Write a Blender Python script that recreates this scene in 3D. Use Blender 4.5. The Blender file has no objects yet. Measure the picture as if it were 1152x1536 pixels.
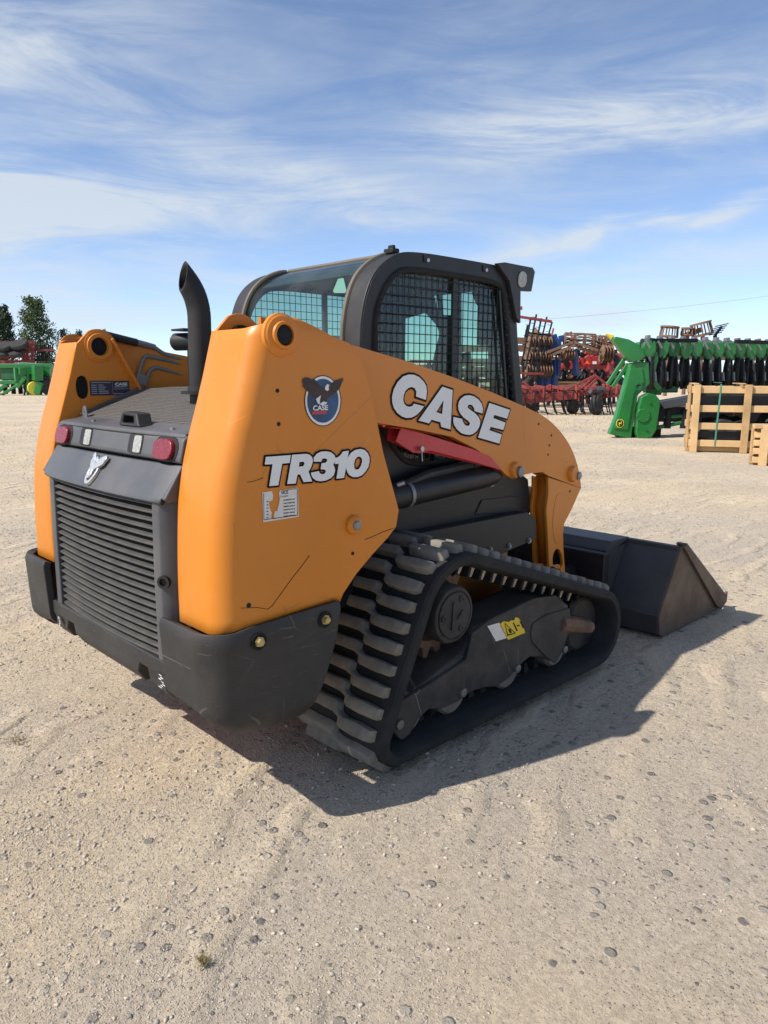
import bpy, bmesh, math, random
import numpy as np
from mathutils import Vector, Matrix, noise
from mathutils.geometry import tessellate_polygon
random.seed(7); RNG = np.random.default_rng(11)
SC = bpy.context.scene
COL = SC.collection
# ------------------------------------------------------------------ camera
F = 1120.0; CX, CY, YH, XL = 576.0, 768.0, 565.0, 1765.0      # photograph 1152 x 1536
CAM = Vector((-1.765, -2.668, 1.45))
_up = Vector((0, -F, YH-CY)).normalized()
_d = Vector((XL-CX, YH-CY, F)).normalized()
_X = (_d-_up*_d.dot(_up)).normalized(); _Y = _up.cross(_X)
RW = Matrix((_X, _Y, _up))                                     # photo-camera axes to world axes
def ray(px, py): return RW @ Vector((px-CX, py-CY, F))
def hit(px, py, n, d):
    r = ray(px, py); return CAM + r*((d-CAM.dot(n))/r.dot(n))
def PX(px, py, x): return hit(px, py, Vector((1,0,0)), x)
def PY(px, py, y): return hit(px, py, Vector((0,1,0)), y)
def PZ(px, py, z=0): return hit(px, py, Vector((0,0,1)), z)
cd = bpy.data.cameras.new('camera'); cam = bpy.data.objects.new('camera', cd); COL.objects.link(cam)
_r = RW @ Vector((1,0,0)); _u = RW @ Vector((0,-1,0)); _b = RW @ Vector((0,0,-1))
mw = Matrix((_r, _u, _b)).transposed().to_4x4(); mw.translation = CAM
cam.matrix_world = mw
cd.sensor_fit = 'VERTICAL'; cd.sensor_height = 36; cd.sensor_width = 27; cd.lens = 36*F/1536
cd.clip_start = 0.05; cd.clip_end = 3000
SC.camera = cam
# ------------------------------------------------------------------ sun, sky, exposure
SUN = Vector((-0.640, 0.225, 0.735)).normalized()              # towards the sun
sd = bpy.data.lights.new('sun', 'SUN'); sd.energy = 3.8; sd.angle = math.radians(0.53); sd.color = (1, 0.955, 0.89)
so = bpy.data.objects.new('sun', sd); COL.objects.link(so); so.rotation_euler = SUN.to_track_quat('Z', 'Y').to_euler()
so.location = (-8, 4, 12)
SC.view_settings.view_transform = 'Standard'; SC.view_settings.look = 'None'
SC.view_settings.gamma = 1; SC.view_settings.exposure = 0.62
world = bpy.data.worlds.new('World'); SC.world = world; world.use_nodes = True
def build_world():
    nt = world.node_tree; nt.nodes.clear(); N = nt.nodes.new; L = nt.links.new
    out = N('ShaderNodeOutputWorld'); bg = N('ShaderNodeBackground'); bg.inputs[1].default_value = 0.132
    sky = N('ShaderNodeTexSky'); sky.sky_type = 'NISHITA'; sky.sun_disc = False
    sky.sun_elevation = math.asin(SUN.z); sky.sun_rotation = math.atan2(SUN.x, SUN.y)
    sky.air_density = 0.60; sky.dust_density = 0.35; sky.ozone_density = 1.7; sky.altitude = 200
    tc = N('ShaderNodeTexCoord'); sep = N('ShaderNodeSeparateXYZ'); L(tc.outputs['Generated'], sep.inputs[0])
    def m(op, a, b=None, c=None):
        n = N('ShaderNodeMath'); n.operation = op
        for i, v in enumerate((a, b, c)):
            if v is None: continue
            if isinstance(v, (int, float)): n.inputs[i].default_value = v
            else: L(v, n.inputs[i])
        return n.outputs[0]
    # cloud bank laid out by compass bearing and height above the horizon
    du = m('ADD', m('MULTIPLY', sep.outputs[0], _r.x), m('MULTIPLY', sep.outputs[1], _r.y)); df = m('SUBTRACT', m('MULTIPLY', sep.outputs[1], _r.x), m('MULTIPLY', sep.outputs[0], _r.y))
    az = m('MULTIPLY', m('ARCTAN2', du, df), 57.2958); el = m('MULTIPLY', m('ARCSINE', sep.outputs[2]), 57.2958)
    cmb = N('ShaderNodeCombineXYZ'); L(az, cmb.inputs[0]); L(el, cmb.inputs[1])
    def nzt(rot, scale, detail, rough, dist, off=(0,0,0), out=0):
        mp = N('ShaderNodeMapping'); mp.inputs['Rotation'].default_value = (0, 0, math.radians(rot)); mp.inputs['Scale'].default_value = scale; mp.inputs['Location'].default_value = off; L(cmb.outputs[0], mp.inputs[0])
        nz = N('ShaderNodeTexNoise'); nz.inputs['Scale'].default_value = 1.0; nz.inputs['Detail'].default_value = detail
        nz.inputs['Roughness'].default_value = rough; nz.inputs['Distortion'].default_value = dist; L(mp.outputs[0], nz.inputs[0]); return nz.outputs[out]
    def sst(x, lo, hi):
        mr = N('ShaderNodeMapRange'); mr.interpolation_type = 'SMOOTHSTEP'; L(x, mr.inputs[0]); mr.inputs[1].default_value = lo; mr.inputs[2].default_value = hi; return mr.outputs[0]
    w1 = m('MULTIPLY', m('SUBTRACT', nzt(0, (0.11,0.16,1), 4, 0.55, 0.0, (3,1,0)), 0.5), 9.0); w2 = m('MULTIPLY', m('SUBTRACT', nzt(0, (0.10,0.2,1), 4, 0.6, 0.0, (7,9,0)), 0.5), 3.5)
    za = m('ADD', az, w1); ze = m('ADD', el, w2)
    def blob(a0, e0, ra, re, rot, amp):
        c, sn = math.cos(math.radians(rot)), math.sin(math.radians(rot)); da = m('SUBTRACT', za, a0); de = m('SUBTRACT', ze, e0)
        p = m('DIVIDE', m('ADD', m('MULTIPLY', da, c), m('MULTIPLY', de, sn)), ra); q = m('DIVIDE', m('SUBTRACT', m('MULTIPLY', de, c), m('MULTIPLY', da, sn)), re)
        return m('MULTIPLY', m('POWER', 2.71828, m('MULTIPLY', m('ADD', m('MULTIPLY', p, p), m('MULTIPLY', q, q)), -1.0)), amp)
    parts = [blob(*t) for t in SKYBLOBS]; bl = parts[0]
    for p_ in parts[1:]: bl = m('ADD', bl, p_)
    fine = sst(nzt(6, (0.05,0.30,1), 10, 0.64, 0.8, (2,5,0)), 0.32, 0.66); med = sst(nzt(-8, (0.05,0.12,1), 6, 0.6, 0.4, (11,3,0)), 0.36, 0.66)
    gen = m('MULTIPLY', m('MULTIPLY', m('ADD', m('MULTIPLY', med, 0.7), 0.3), fine), 0.27)
    cl = m('ADD', m('MULTIPLY', bl, m('ADD', m('MULTIPLY', fine, 0.95), m('ADD', m('MULTIPLY', med, 0.30), 0.06))), gen)
    cl = m('MINIMUM', m('ADD', cl, 0.02), 0.78)
    mix = N('ShaderNodeMix'); mix.data_type = 'RGBA'; L(cl, mix.inputs[0]); L(sky.outputs[0], mix.inputs[6])
    mix.inputs[7].default_value = CLOUD
    L(mix.outputs[2], bg.inputs[0]); L(bg.outputs[0], out.inputs[0])
SKYBLOBS = [(-20,11.8,11,2.8,2,0.85),(-30,9.5,10,2.6,0,0.6),(-24,19.5,10,3.0,-8,0.55),(-8,14.5,6,1.6,-10,0.45),(12,16.6,11,2.2,2,0.75),(24,17.0,8,2.4,0,0.5),(-2,11.5,6,2.0,5,0.4),(20,10.6,9,0.7,8,1.0),(18,6.0,12,1.6,2,0.35),(-10,7.5,8,1.5,0,0.45),(-24,4.5,14,1.6,2,0.45),(6,8.5,9,1.2,4,0.4),(24,8.2,9,1.0,4,0.45),(12,4.0,14,1.2,0,0.4),(-14,22,9,1.6,-14,0.2),(60,16,16,4,0,0.7),(-62,14,18,4,4,0.7),(110,18,20,5,0,0.6),(-120,16,22,5,0,0.6),(170,14,20,4,0,0.6),(30,45,20,8,30,0.35),(-60,50,22,8,-20,0.35)]
CLOUD = (3.6, 3.9, 4.15, 1)
build_world()
# ------------------------------------------------------------------ materials
MAT = {}
def mat(name, col, rough=0.5, metal=0.0, var=0.12, vscale=3.0, dust=0.0, dustcol=(0.42,0.34,0.24), dscale=2.0, bump=0.0, bscale=60.0, coat=0.0, spec=0.5, streak=0.0, scratch=0.0, scratchcol=None, up=0.0, hair=0.0, haircol=(0.1,0.06,0.03), hscale=2.2):
    m = bpy.data.materials.new(name); m.use_nodes = True; nt = m.node_tree; nt.nodes.clear(); N = nt.nodes.new; L = nt.links.new
    out = N('ShaderNodeOutputMaterial'); b = N('ShaderNodeBsdfPrincipled'); L(b.outputs[0], out.inputs[0])
    b.inputs['Metallic'].default_value = metal; b.inputs['Roughness'].default_value = rough
    b.inputs['Specular IOR Level'].default_value = spec
    if coat: b.inputs['Coat Weight'].default_value = coat; b.inputs['Coat Roughness'].default_value = 0.15
    geo = N('ShaderNodeNewGeometry'); pos = geo.outputs['Position']
    def nz(scale, detail=4, rg=0.6, sc=None):
        t = N('ShaderNodeTexNoise'); t.inputs['Scale'].default_value = scale; t.inputs['Detail'].default_value = detail; t.inputs['Roughness'].default_value = rg
        if sc:
            mp = N('ShaderNodeMapping'); mp.inputs['Scale'].default_value = sc; L(pos, mp.inputs[0]); L(mp.outputs[0], t.inputs[0])
        else: L(pos, t.inputs[0])
        return t.outputs[0]
    def rng(x, lo, hi, a=0, c=1):
        r = N('ShaderNodeMapRange'); L(x, r.inputs[0])
        for i, v in zip((1,2,3,4), (lo,hi,a,c)): r.inputs[i].default_value = v
        return r.outputs[0]
    def mixc(f, a, c):
        x = N('ShaderNodeMix'); x.data_type = 'RGBA'; 
        if isinstance(f, float): x.inputs[0].default_value = f
        else: L(f, x.inputs[0])
        for i, v in ((6,a),(7,c)):
            if isinstance(v, tuple): x.inputs[i].default_value = (*v, 1)
            else: L(v, x.inputs[i])
        return x.outputs[2]
    lo = tuple(max(0, c*(1-var)) for c in col); hi = tuple(min(1, c*(1+var)) for c in col)
    c = mixc(rng(nz(vscale, 5), 0.3, 0.7), lo, hi)
    if scratch:
        s = rng(nz(14, 3, 0.7, (1, 1, 9)), 0.66, 0.72, 0, scratch)
        c = mixc(s, c, scratchcol or tuple(min(1, x*1.6+0.03) for x in col))
    if streak:
        s = rng(nz(9, 4, 0.6, (1, 1, 0.12)), 0.55, 0.8, 0, streak); c = mixc(s, c, dustcol)
    if hair:
        for k_, (sc_, rt) in enumerate((((hscale, hscale*0.35, hscale*0.8), 0.4), ((hscale*0.5, hscale*1.4, hscale*1.9), 1.1))):
            mp = N('ShaderNodeMapping'); mp.inputs['Scale'].default_value = sc_; mp.inputs['Rotation'].default_value = (rt, rt*0.7, rt*1.3); L(pos, mp.inputs[0])
            vo = N('ShaderNodeTexVoronoi'); vo.feature = 'DISTANCE_TO_EDGE'; vo.inputs['Scale'].default_value = 1.0; L(mp.outputs[0], vo.inputs[0])
            ln = rng(vo.outputs['Distance'], 0.003, 0.007, 1, 0); mk = rng(nz(3.1+k_*1.7, 3, 0.6), 0.54, 0.62, 0, hair)
            mm = N('ShaderNodeMath'); mm.operation = 'MULTIPLY'; L(ln, mm.inputs[0]); L(mk, mm.inputs[1]); c = mixc(mm.outputs[0], c, haircol if k_ == 0 else tuple(min(1, x*1.25+0.04) for x in col))
    r_out = None
    if dust or up:
        f = rng(nz(dscale, 6, 0.7), 0.42, 0.75, 0, dust)
        if up:
            sp = N('ShaderNodeSeparateXYZ'); L(geo.outputs['Normal'], sp.inputs[0])
            ma = N('ShaderNodeMath'); ma.operation = 'ADD'; L(f, ma.inputs[0]); L(rng(sp.outputs[2], 0.5, 1.0, 0, up), ma.inputs[1]); ma.use_clamp = True; f = ma.outputs[0]
        c = mixc(f, c, dustcol)
        r_out = rng(f, 0, 1, rough, 0.95)
    L(c, b.inputs['Base Color'])
    if r_out is None: r_out = rng(nz(vscale*2.3, 4), 0.3, 0.7, max(0.03, rough*0.82), min(1, rough*1.18))
    L(r_out, b.inputs['Roughness'])
    if bump:
        bp = N('ShaderNodeBump'); bp.inputs['Strength'].default_value = bump; bp.inputs['Distance'].default_value = 0.004
        L(nz(bscale, 4, 0.6), bp.inputs['Height']); L(bp.outputs[0], b.inputs['Normal'])
    MAT[name] = m; return m
ORANGE = (0.60, 0.195, 0.014)
mat('orange_paint', ORANGE, 0.40, var=0.09, vscale=1.1, dust=0.22, dustcol=(0.56,0.27,0.09), dscale=2.6, streak=0.10, coat=0.08, spec=0.35, scratch=0.16, scratchcol=(0.42,0.19,0.06), bump=0.10, bscale=14, hair=0.32, haircol=(0.26,0.10,0.03))
mat('orange_worn', (0.50,0.17,0.03), 0.5, var=0.12, dust=0.25, dscale=5, bump=0.1, bscale=40, scratch=0.2, scratchcol=(0.15,0.09,0.05))
mat('door_grey', (0.070,0.071,0.077), 0.48, var=0.10, dust=0.12, dscale=3, bump=0.12, bscale=220, scratch=0.15)
mat('roller_worn', (0.15,0.14,0.13), 0.5, 0.3, var=0.3, vscale=14, dust=0.3, dustcol=(0.16,0.13,0.10), dscale=12)
mat('bumper_grey', (0.031,0.030,0.029), 0.55, spec=0.32, var=0.18, vscale=5, dust=0.28, dustcol=(0.11,0.09,0.07), dscale=4, bump=0.25, bscale=160, scratch=0.45, scratchcol=(0.15,0.13,0.11), hair=0.6, haircol=(0.16,0.14,0.12), hscale=4)
mat('slat_grey', (0.034,0.033,0.032), 0.5, var=0.1, dust=0.22, dustcol=(0.20,0.17,0.13), dscale=9, up=0.12, bump=0.1, bscale=150)
mat('cab_grey', (0.024,0.024,0.026), 0.42, spec=0.32, var=0.08, dust=0.10, bump=0.05, bscale=120)
mat('black_paint', (0.016,0.0165,0.019), 0.40, spec=0.32, var=0.2, dust=0.14, dustcol=(0.13,0.11,0.085), dscale=4, scratch=0.2, scratchcol=(0.09,0.08,0.07), bump=0.08, bscale=80)
mat('dusty_black', (0.022,0.022,0.024), 0.55, spec=0.32, var=0.2, dust=0.45, dustcol=(0.15,0.125,0.095), dscale=5, up=0.35, scratch=0.5, scratchcol=(0.12,0.10,0.08), bump=0.25, bscale=60, hair=0.9, haircol=(0.26,0.22,0.17), hscale=5)
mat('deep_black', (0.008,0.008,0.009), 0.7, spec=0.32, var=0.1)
mat('pipe_black', (0.012,0.012,0.013), 0.55, spec=0.32, var=0.2, dust=0.08, bump=0.1, bscale=100)
mat('rubber', (0.019,0.019,0.020), 0.8, spec=0.25, var=0.25, vscale=8, dust=0.22, dustcol=(0.085,0.075,0.06), dscale=9, bump=0.3, bscale=120)
mat('lug_rubber', (0.17,0.155,0.13), 0.9, var=0.18, vscale=8, dust=0.85, dustcol=(0.28,0.25,0.20), dscale=9, spec=0.2, scratch=0.5, scratchcol=(0.05,0.048,0.045), bump=0.5, bscale=90)
mat('steel', (0.45,0.45,0.46), 0.35, 0.9, var=0.15, dust=0.15, dscale=12)
mat('dull_steel', (0.23,0.23,0.235), 0.45, 0.6, var=0.2, vscale=12, dust=0.2, dscale=14)
mat('worn_tip', (0.30,0.285,0.26), 0.45, 0.7, var=0.3, vscale=20)
mat('zinc_yellow', (0.50,0.40,0.19), 0.38, 0.7, var=0.2, vscale=20)
mat('rusty_steel', (0.15,0.085,0.055), 0.8, 0.1, var=0.4, vscale=12, dust=0.35, dustcol=(0.09,0.07,0.06), dscale=10, bump=0.4, bscale=80)
mat('bucket_black', (0.046,0.046,0.050), 0.45, spec=0.32, var=0.2, dust=0.25, dustcol=(0.12,0.10,0.08), dscale=3, scratch=0.3, scratchcol=(0.12,0.10,0.085), bump=0.1, bscale=60)
mat('bucket_worn', (0.115,0.082,0.060), 0.55, 0.35, var=0.35, vscale=6, dust=0.5, dustcol=(0.11,0.062,0.036), dscale=5, bump=0.2, bscale=70)
mat('red_paint', (0.50,0.018,0.03), 0.42, var=0.08, dust=0.08, coat=0.2)
mat('white_decal', (0.72,0.72,0.71), 0.55, spec=0.25, var=0.04, vscale=6, dust=0.10, dustcol=(0.45,0.40,0.33), dscale=14)
mat('black_decal', (0.006,0.005,0.005), 0.6, spec=0.15, var=0.1)
mat('badge_blue', (0.010,0.055,0.15), 0.35, var=0.75, vscale=9)
mat('badge_brown', (0.035,0.014,0.012), 0.5, var=0.4, vscale=40)
mat('badge_beak', (0.6,0.28,0.03), 0.5)
mat('plate_navy', (0.028,0.030,0.055), 0.4, var=0.1)
mat('plate_print', (0.30,0.30,0.34), 0.5)
mat('sticker_white', (0.66,0.63,0.58), 0.55, var=0.08, vscale=20, dust=0.25, dustcol=(0.5,0.42,0.33), dscale=16)
mat('sticker_yellow', (0.72,0.50,0.02), 0.5, var=0.08, vscale=20, dust=0.2, dustcol=(0.4,0.3,0.1), dscale=20)
mat('chrome', (0.62,0.61,0.58), 0.36, 0.75, var=0.1, vscale=60)
mat('seal_brown', (0.135,0.115,0.085), 0.7, var=0.15)
mat('seat_grey', (0.05,0.05,0.055), 0.8, var=0.15)
mat('liner_grey', (0.17,0.17,0.165), 0.8, var=0.1)
mat('sky_gap_pale', (0.45,0.52,0.50), 0.7, var=0.05)  # pale tone standing in for sky brightness seen through the cab
mat('green_paint', (0.012,0.165,0.030), 0.36, var=0.12, dust=0.10, dustcol=(0.12,0.22,0.10), coat=0.2)
mat('green_dark', (0.012,0.12,0.032), 0.5, var=0.2, dust=0.2, dustcol=(0.12,0.16,0.09))
mat('yellow_paint', (0.75,0.62,0.05), 0.45, var=0.1)
mat('yellow_rim', (0.42,0.31,0.06), 0.6, var=0.25, dust=0.4, dustcol=(0.25,0.2,0.12))
mat('field_red', (0.24,0.032,0.028), 0.55, var=0.25, dust=0.35, dustcol=(0.22,0.11,0.08), dscale=1.5)
mat('bright_red', (0.34,0.014,0.022), 0.45, var=0.2, dust=0.2)
mat('maroon', (0.17,0.014,0.024), 0.6, var=0.25, dust=0.2, dustcol=(0.2,0.1,0.08))
mat('blue_paint', (0.010,0.045,0.17), 0.5, var=0.2, dust=0.2, dustcol=(0.12,0.14,0.2))
mat('rust_brown', (0.20,0.115,0.07), 0.85, var=0.4, vscale=3, dust=0.4, dustcol=(0.10,0.06,0.045), dscale=3)
mat('tarp_black', (0.014,0.014,0.015), 0.55, var=0.3, vscale=2, dust=0.25, dustcol=(0.05,0.048,0.045), bump=0.6, bscale=9)
mat('cover_grey', (0.055,0.06,0.068), 0.5, var=0.15)
mat('tyre', (0.020,0.020,0.021), 0.85, var=0.2, dust=0.5, dustcol=(0.10,0.09,0.075), dscale=4)
mat('orange_triangle', (0.9,0.13,0.02), 0.4)
mat('strap_green', (0.10,0.33,0.22), 0.4)
mat('pipe_grey', (0.20,0.205,0.20), 0.4, 0.4, var=0.1, dust=0.2)
mat('hose_black', (0.02,0.02,0.021), 0.6, var=0.2)
mat('bark', (0.10,0.075,0.055), 0.9, var=0.3)
mat('weed', (0.30,0.23,0.10), 0.8, var=0.3)
def mat_wood():
    m = mat('pine_wood', (0.58,0.38,0.18), 0.7, var=0.18, vscale=2.5, bump=0.15, bscale=40, dust=0.2, dustcol=(0.40,0.24,0.11), dscale=3)
    return m
mat_wood()
mat('pine_dark', (0.46,0.29,0.13), 0.75, var=0.25, vscale=2.5, dust=0.3, dustcol=(0.3,0.18,0.09))
def mat_glass(name, tint, refl):
    m = bpy.data.materials.new(name); m.use_nodes = True; nt = m.node_tree; nt.nodes.clear(); N = nt.nodes.new; L = nt.links.new
    out = N('ShaderNodeOutputMaterial'); mx = N('ShaderNodeMixShader'); tr = N('ShaderNodeBsdfTransparent'); gl = N('ShaderNodeBsdfGlossy')
    tr.inputs[0].default_value = (*tint, 1); gl.inputs['Roughness'].default_value = 0.04; gl.inputs[0].default_value = (0.9, 0.95, 0.95, 1)
    lw = N('ShaderNodeLayerWeight'); lw.inputs[0].default_value = 0.5; pw = N('ShaderNodeMath'); pw.operation = 'POWER'; pw.inputs[1].default_value = 5; L(lw.outputs['Facing'], pw.inputs[0])
    ml = N('ShaderNodeMath'); ml.operation = 'MULTIPLY_ADD'; ml.inputs[1].default_value = refl*0.9; ml.inputs[2].default_value = 0.05; L(pw.outputs[0], ml.inputs[0])
    df = N('ShaderNodeBsdfDiffuse'); df.inputs[0].default_value = (0.35, 0.36, 0.33, 1)
    nz = N('ShaderNodeTexNoise'); nz.inputs['Scale'].default_value = 6; nz.inputs['Detail'].default_value = 6
    g = N('ShaderNodeNewGeometry'); L(g.outputs['Position'], nz.inputs[0])
    mr = N('ShaderNodeMapRange'); L(nz.outputs[0], mr.inputs[0]); mr.inputs[1].default_value = 0.4; mr.inputs[2].default_value = 0.8; mr.inputs[3].default_value = 0.02; mr.inputs[4].default_value = 0.14
    md = N('ShaderNodeMixShader'); L(mr.outputs[0], md.inputs[0]); L(tr.outputs[0], md.inputs[1]); L(df.outputs[0], md.inputs[2])
    L(ml.outputs[0], mx.inputs[0]); L(md.outputs[0], mx.inputs[1]); L(gl.outputs[0], mx.inputs[2]); L(mx.outputs[0], out.inputs[0])
    MAT[name] = m
mat_glass('cab_glass', (0.55, 0.74, 0.66), 0.8)
def mat_lens(name, col, rough=0.25, trans=0.0):
    m = mat(name, col, rough, var=0.35, vscale=70, bump=0.8, bscale=160, coat=0.25)
mat_lens('lens_red', (0.20, 0.003, 0.010)); mat_lens('lens_clear', (0.36, 0.35, 0.31))
def mat_mesh():
    m = bpy.data.materials.new('hood_mesh'); m.use_nodes = True; nt = m.node_tree; b = nt.nodes['Principled BSDF']; N = nt.nodes.new; L = nt.links.new
    g = N('ShaderNodeNewGeometry'); mp = N('ShaderNodeMapping'); L(g.outputs['Position'], mp.inputs[0]); mp.inputs['Scale'].default_value = (210, 260, 210)
    v = N('ShaderNodeTexVoronoi'); v.inputs['Randomness'].default_value = 0.25; v.inputs['Scale'].default_value = 1.0; L(mp.outputs[0], v.inputs[0])
    r = N('ShaderNodeMapRange'); L(v.outputs[0], r.inputs[0]); r.inputs[1].default_value = 0.30; r.inputs[2].default_value = 0.5
    x = N('ShaderNodeMix'); x.data_type = 'RGBA'; L(r.outputs[0], x.inputs[0]); x.inputs[6].default_value = (0.012,0.011,0.010,1); x.inputs[7].default_value = (0.13,0.112,0.095,1)
    L(x.outputs[2], b.inputs['Base Color']); b.inputs['Roughness'].default_value = 0.7
    bp = N('ShaderNodeBump'); bp.inputs['Distance'].default_value = 0.003; bp.inputs['Strength'].default_value = 0.8; L(r.outputs[0], bp.inputs['Height']); L(bp.outputs[0], b.inputs['Normal'])
    MAT['hood_mesh'] = m
mat_mesh()
def mat_leaf(name, a, c):
    m = bpy.data.materials.new(name); m.use_nodes = True; nt = m.node_tree; b = nt.nodes['Principled BSDF']; N = nt.nodes.new; L = nt.links.new
    g = N('ShaderNodeNewGeometry'); x = N('ShaderNodeMix'); x.data_type = 'RGBA'; L(g.outputs['Random Per Island'], x.inputs[0]); x.inputs[6].default_value = (*a,1); x.inputs[7].default_value = (*c,1)
    L(x.outputs[2], b.inputs['Base Color']); b.inputs['Roughness'].default_value = 0.6; MAT[name] = m
mat_leaf('leaf_poplar', (0.028,0.055,0.018), (0.075,0.12,0.04)); mat_leaf('leaf_dark', (0.014,0.032,0.014), (0.04,0.075,0.03))
# ------------------------------------------------------------------ mesh helpers
WLOC = {}
class MB:
    def __init__(s): s.v = []; s.f = []
    def add(s, vs, fs):
        o = len(s.v); s.v += [tuple(v) for v in vs]; s.f += [tuple(i+o for i in f) for f in fs]; return s
    def box(s, a, b):
        (x0,y0,z0), (x1,y1,z1) = a, b
        return s.add([(x0,y0,z0),(x1,y0,z0),(x1,y1,z0),(x0,y1,z0),(x0,y0,z1),(x1,y0,z1),(x1,y1,z1),(x0,y1,z1)], [(0,3,2,1),(4,5,6,7),(0,1,5,4),(1,2,6,5),(2,3,7,6),(3,0,4,7)])
    def beam(s, p, q, w, h=None, up=(0,0,1)):
        p, q = Vector(p), Vector(q); h = w if h is None else h; d = (q-p).normalized(); up = Vector(up)
        if abs(d.dot(up)) > 0.98: up = Vector((1,0,0))
        a = d.cross(up).normalized()*w/2; b = a.cross(d).normalized()*h/2
        vs = [p-a-b, p+a-b, p+a+b, p-a+b, q-a-b, q+a-b, q+a+b, q-a+b]
        return s.add(vs, [(0,1,2,3),(7,6,5,4),(0,4,5,1),(1,5,6,2),(2,6,7,3),(3,7,4,0)])
    def cyl(s, p, q, r, n=16, r2=None, cap=True):
        p, q = Vector(p), Vector(q); r2 = r if r2 is None else r2; d = (q-p).normalized()
        a = d.orthogonal().normalized(); b = d.cross(a)
        vs = [p+(a*math.cos(t)+b*math.sin(t))*r for t in [2*math.pi*i/n for i in range(n)]] + [q+(a*math.cos(t)+b*math.sin(t))*r2 for t in [2*math.pi*i/n for i in range(n)]]
        fs = [(i,(i+1)%n,n+(i+1)%n,n+i) for i in range(n)]
        if cap: fs += [tuple(range(n))[::-1], tuple(range(n,2*n))]
        return s.add(vs, fs)
    def tube(s, path, r, n=10, cap=True, closed=False):
        P = [Vector(p) for p in path]; k = len(P); rs = r if isinstance(r, (list,tuple)) else [r]*k
        rings = []; ref = None
        for i in range(k):
            if closed: d = (P[(i+1)%k]-P[i-1]).normalized()
            else: d = (P[min(i+1,k-1)]-P[max(i-1,0)]).normalized()
            if ref is None: ref = d.orthogonal().normalized()
            ref = (ref-d*ref.dot(d)).normalized(); b = d.cross(ref)
            rings.append([P[i]+(ref*math.cos(t)+b*math.sin(t))*rs[i] for t in [2*math.pi*j/n for j in range(n)]])
        vs = [v for rg in rings for v in rg]; fs = []
        for i in range(k if closed else k-1):
            o, o2 = i*n, ((i+1)%k)*n
            fs += [(o+j, o+(j+1)%n, o2+(j+1)%n, o2+j) for j in range(n)]
        if cap and not closed: fs += [tuple(range(n))[::-1], tuple(range((k-1)*n, k*n))]
        return s.add(vs, fs)
    def lathe(s, c, axis, prof, n=32):
        c = Vector(c); d = Vector(axis).normalized(); a = d.orthogonal().normalized(); b = d.cross(a); k = len(prof)
        vs = [c+d*h+(a*math.cos(t)+b*math.sin(t))*r for (h, r) in prof for t in [2*math.pi*j/n for j in range(n)]]
        fs = [(i*n+j, i*n+(j+1)%n, (i+1)*n+(j+1)%n, (i+1)*n+j) for i in range(k-1) for j in range(n)]
        fs += [tuple(range(n))[::-1], tuple(range((k-1)*n, k*n))]
        return s.add(vs, fs)
    def plate(s, loops, fn, t0, t1):
        """loops: outline then holes, each a list of (u,v); fn(u,v,t) -> point; a closed plate between t0 and t1"""
        tri = tessellate_polygon([[Vector((u,v,0)) for u, v in lp] for lp in loops])
        flat = [p for lp in loops for p in lp]; n = len(flat)
        vs = [fn(u,v,t0) for u, v in flat] + [fn(u,v,t1) for u, v in flat]
        fs = [tuple(t) for t in tri] + [tuple(i+n for i in t[::-1]) for t in tri]
        o = 0
        for lp in loops:
            k = len(lp); fs += [(o+i, o+(i+1)%k, n+o+(i+1)%k, n+o+i) for i in range(k)]; o += k
        return s.add(vs, fs)
    def flat(s, loops, fn):
        tri = tessellate_polygon([[Vector((u,v,0)) for u, v in lp] for lp in loops])
        return s.add([fn(u,v) for lp in loops for u, v in lp], [tuple(t) for t in tri])
def wl(o): return WLOC.get(o.name, Vector((0,0,0)))
def link(name, me, m, parent, c, bevel=0.0, seg=2, solid=0.0, wn=False):
    o = bpy.data.objects.new(name, me); COL.objects.link(o)
    if m and not me.materials: me.materials.append(MAT[m])
    if parent: o.parent = parent; o.location = Vector(c)-wl(parent)
    else: o.location = c
    WLOC[o.name] = Vector(c)
    if solid:
        md = o.modifiers.new('solid', 'SOLIDIFY'); md.thickness = solid; md.offset = -1
    if bevel:
        md = o.modifiers.new('bevel', 'BEVEL'); md.width = bevel; md.segments = seg; md.limit_method = 'ANGLE'; md.angle_limit = math.radians(32)
    if wn or bevel:
        md = o.modifiers.new('wn', 'WEIGHTED_NORMAL'); md.keep_sharp = True
    return o
def obj(name, mb, m, parent=None, smooth=35, recalc=True, **k):
    V = np.array([tuple(v) for v in mb.v], float); lo, hi = V.min(0), V.max(0); c = Vector(((lo[0]+hi[0])/2, (lo[1]+hi[1])/2, (lo[2]+hi[2])/2))
    me = bpy.data.meshes.new(name); me.from_pydata((V-np.array(c)).tolist(), [], mb.f)
    if recalc:
        bm = bmesh.new(); bm.from_mesh(me); bmesh.ops.remove_doubles(bm, verts=bm.verts, dist=1e-5); bmesh.ops.recalc_face_normals(bm, faces=bm.faces); bm.to_mesh(me); bm.free()
    if smooth:
        me.polygons.foreach_set('use_smooth', [True]*len(me.polygons)); me.set_sharp_from_angle(angle=math.radians(smooth))
    me.update()
    return link(name, me, m, parent, c, **k)
def thing(name, label, cat, loc, group=None):
    o = bpy.data.objects.new(name, None); COL.objects.link(o); o.location = loc; WLOC[o.name] = Vector(loc); o.empty_display_size = 0.2
    tag(o, label, cat, group); return o
def tag(o, label=None, cat=None, group=None, kind=None):
    if label: o['label'] = label
    if cat: o['category'] = cat
    if group: o['group'] = group
    if kind: o['kind'] = kind
    return o
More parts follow.
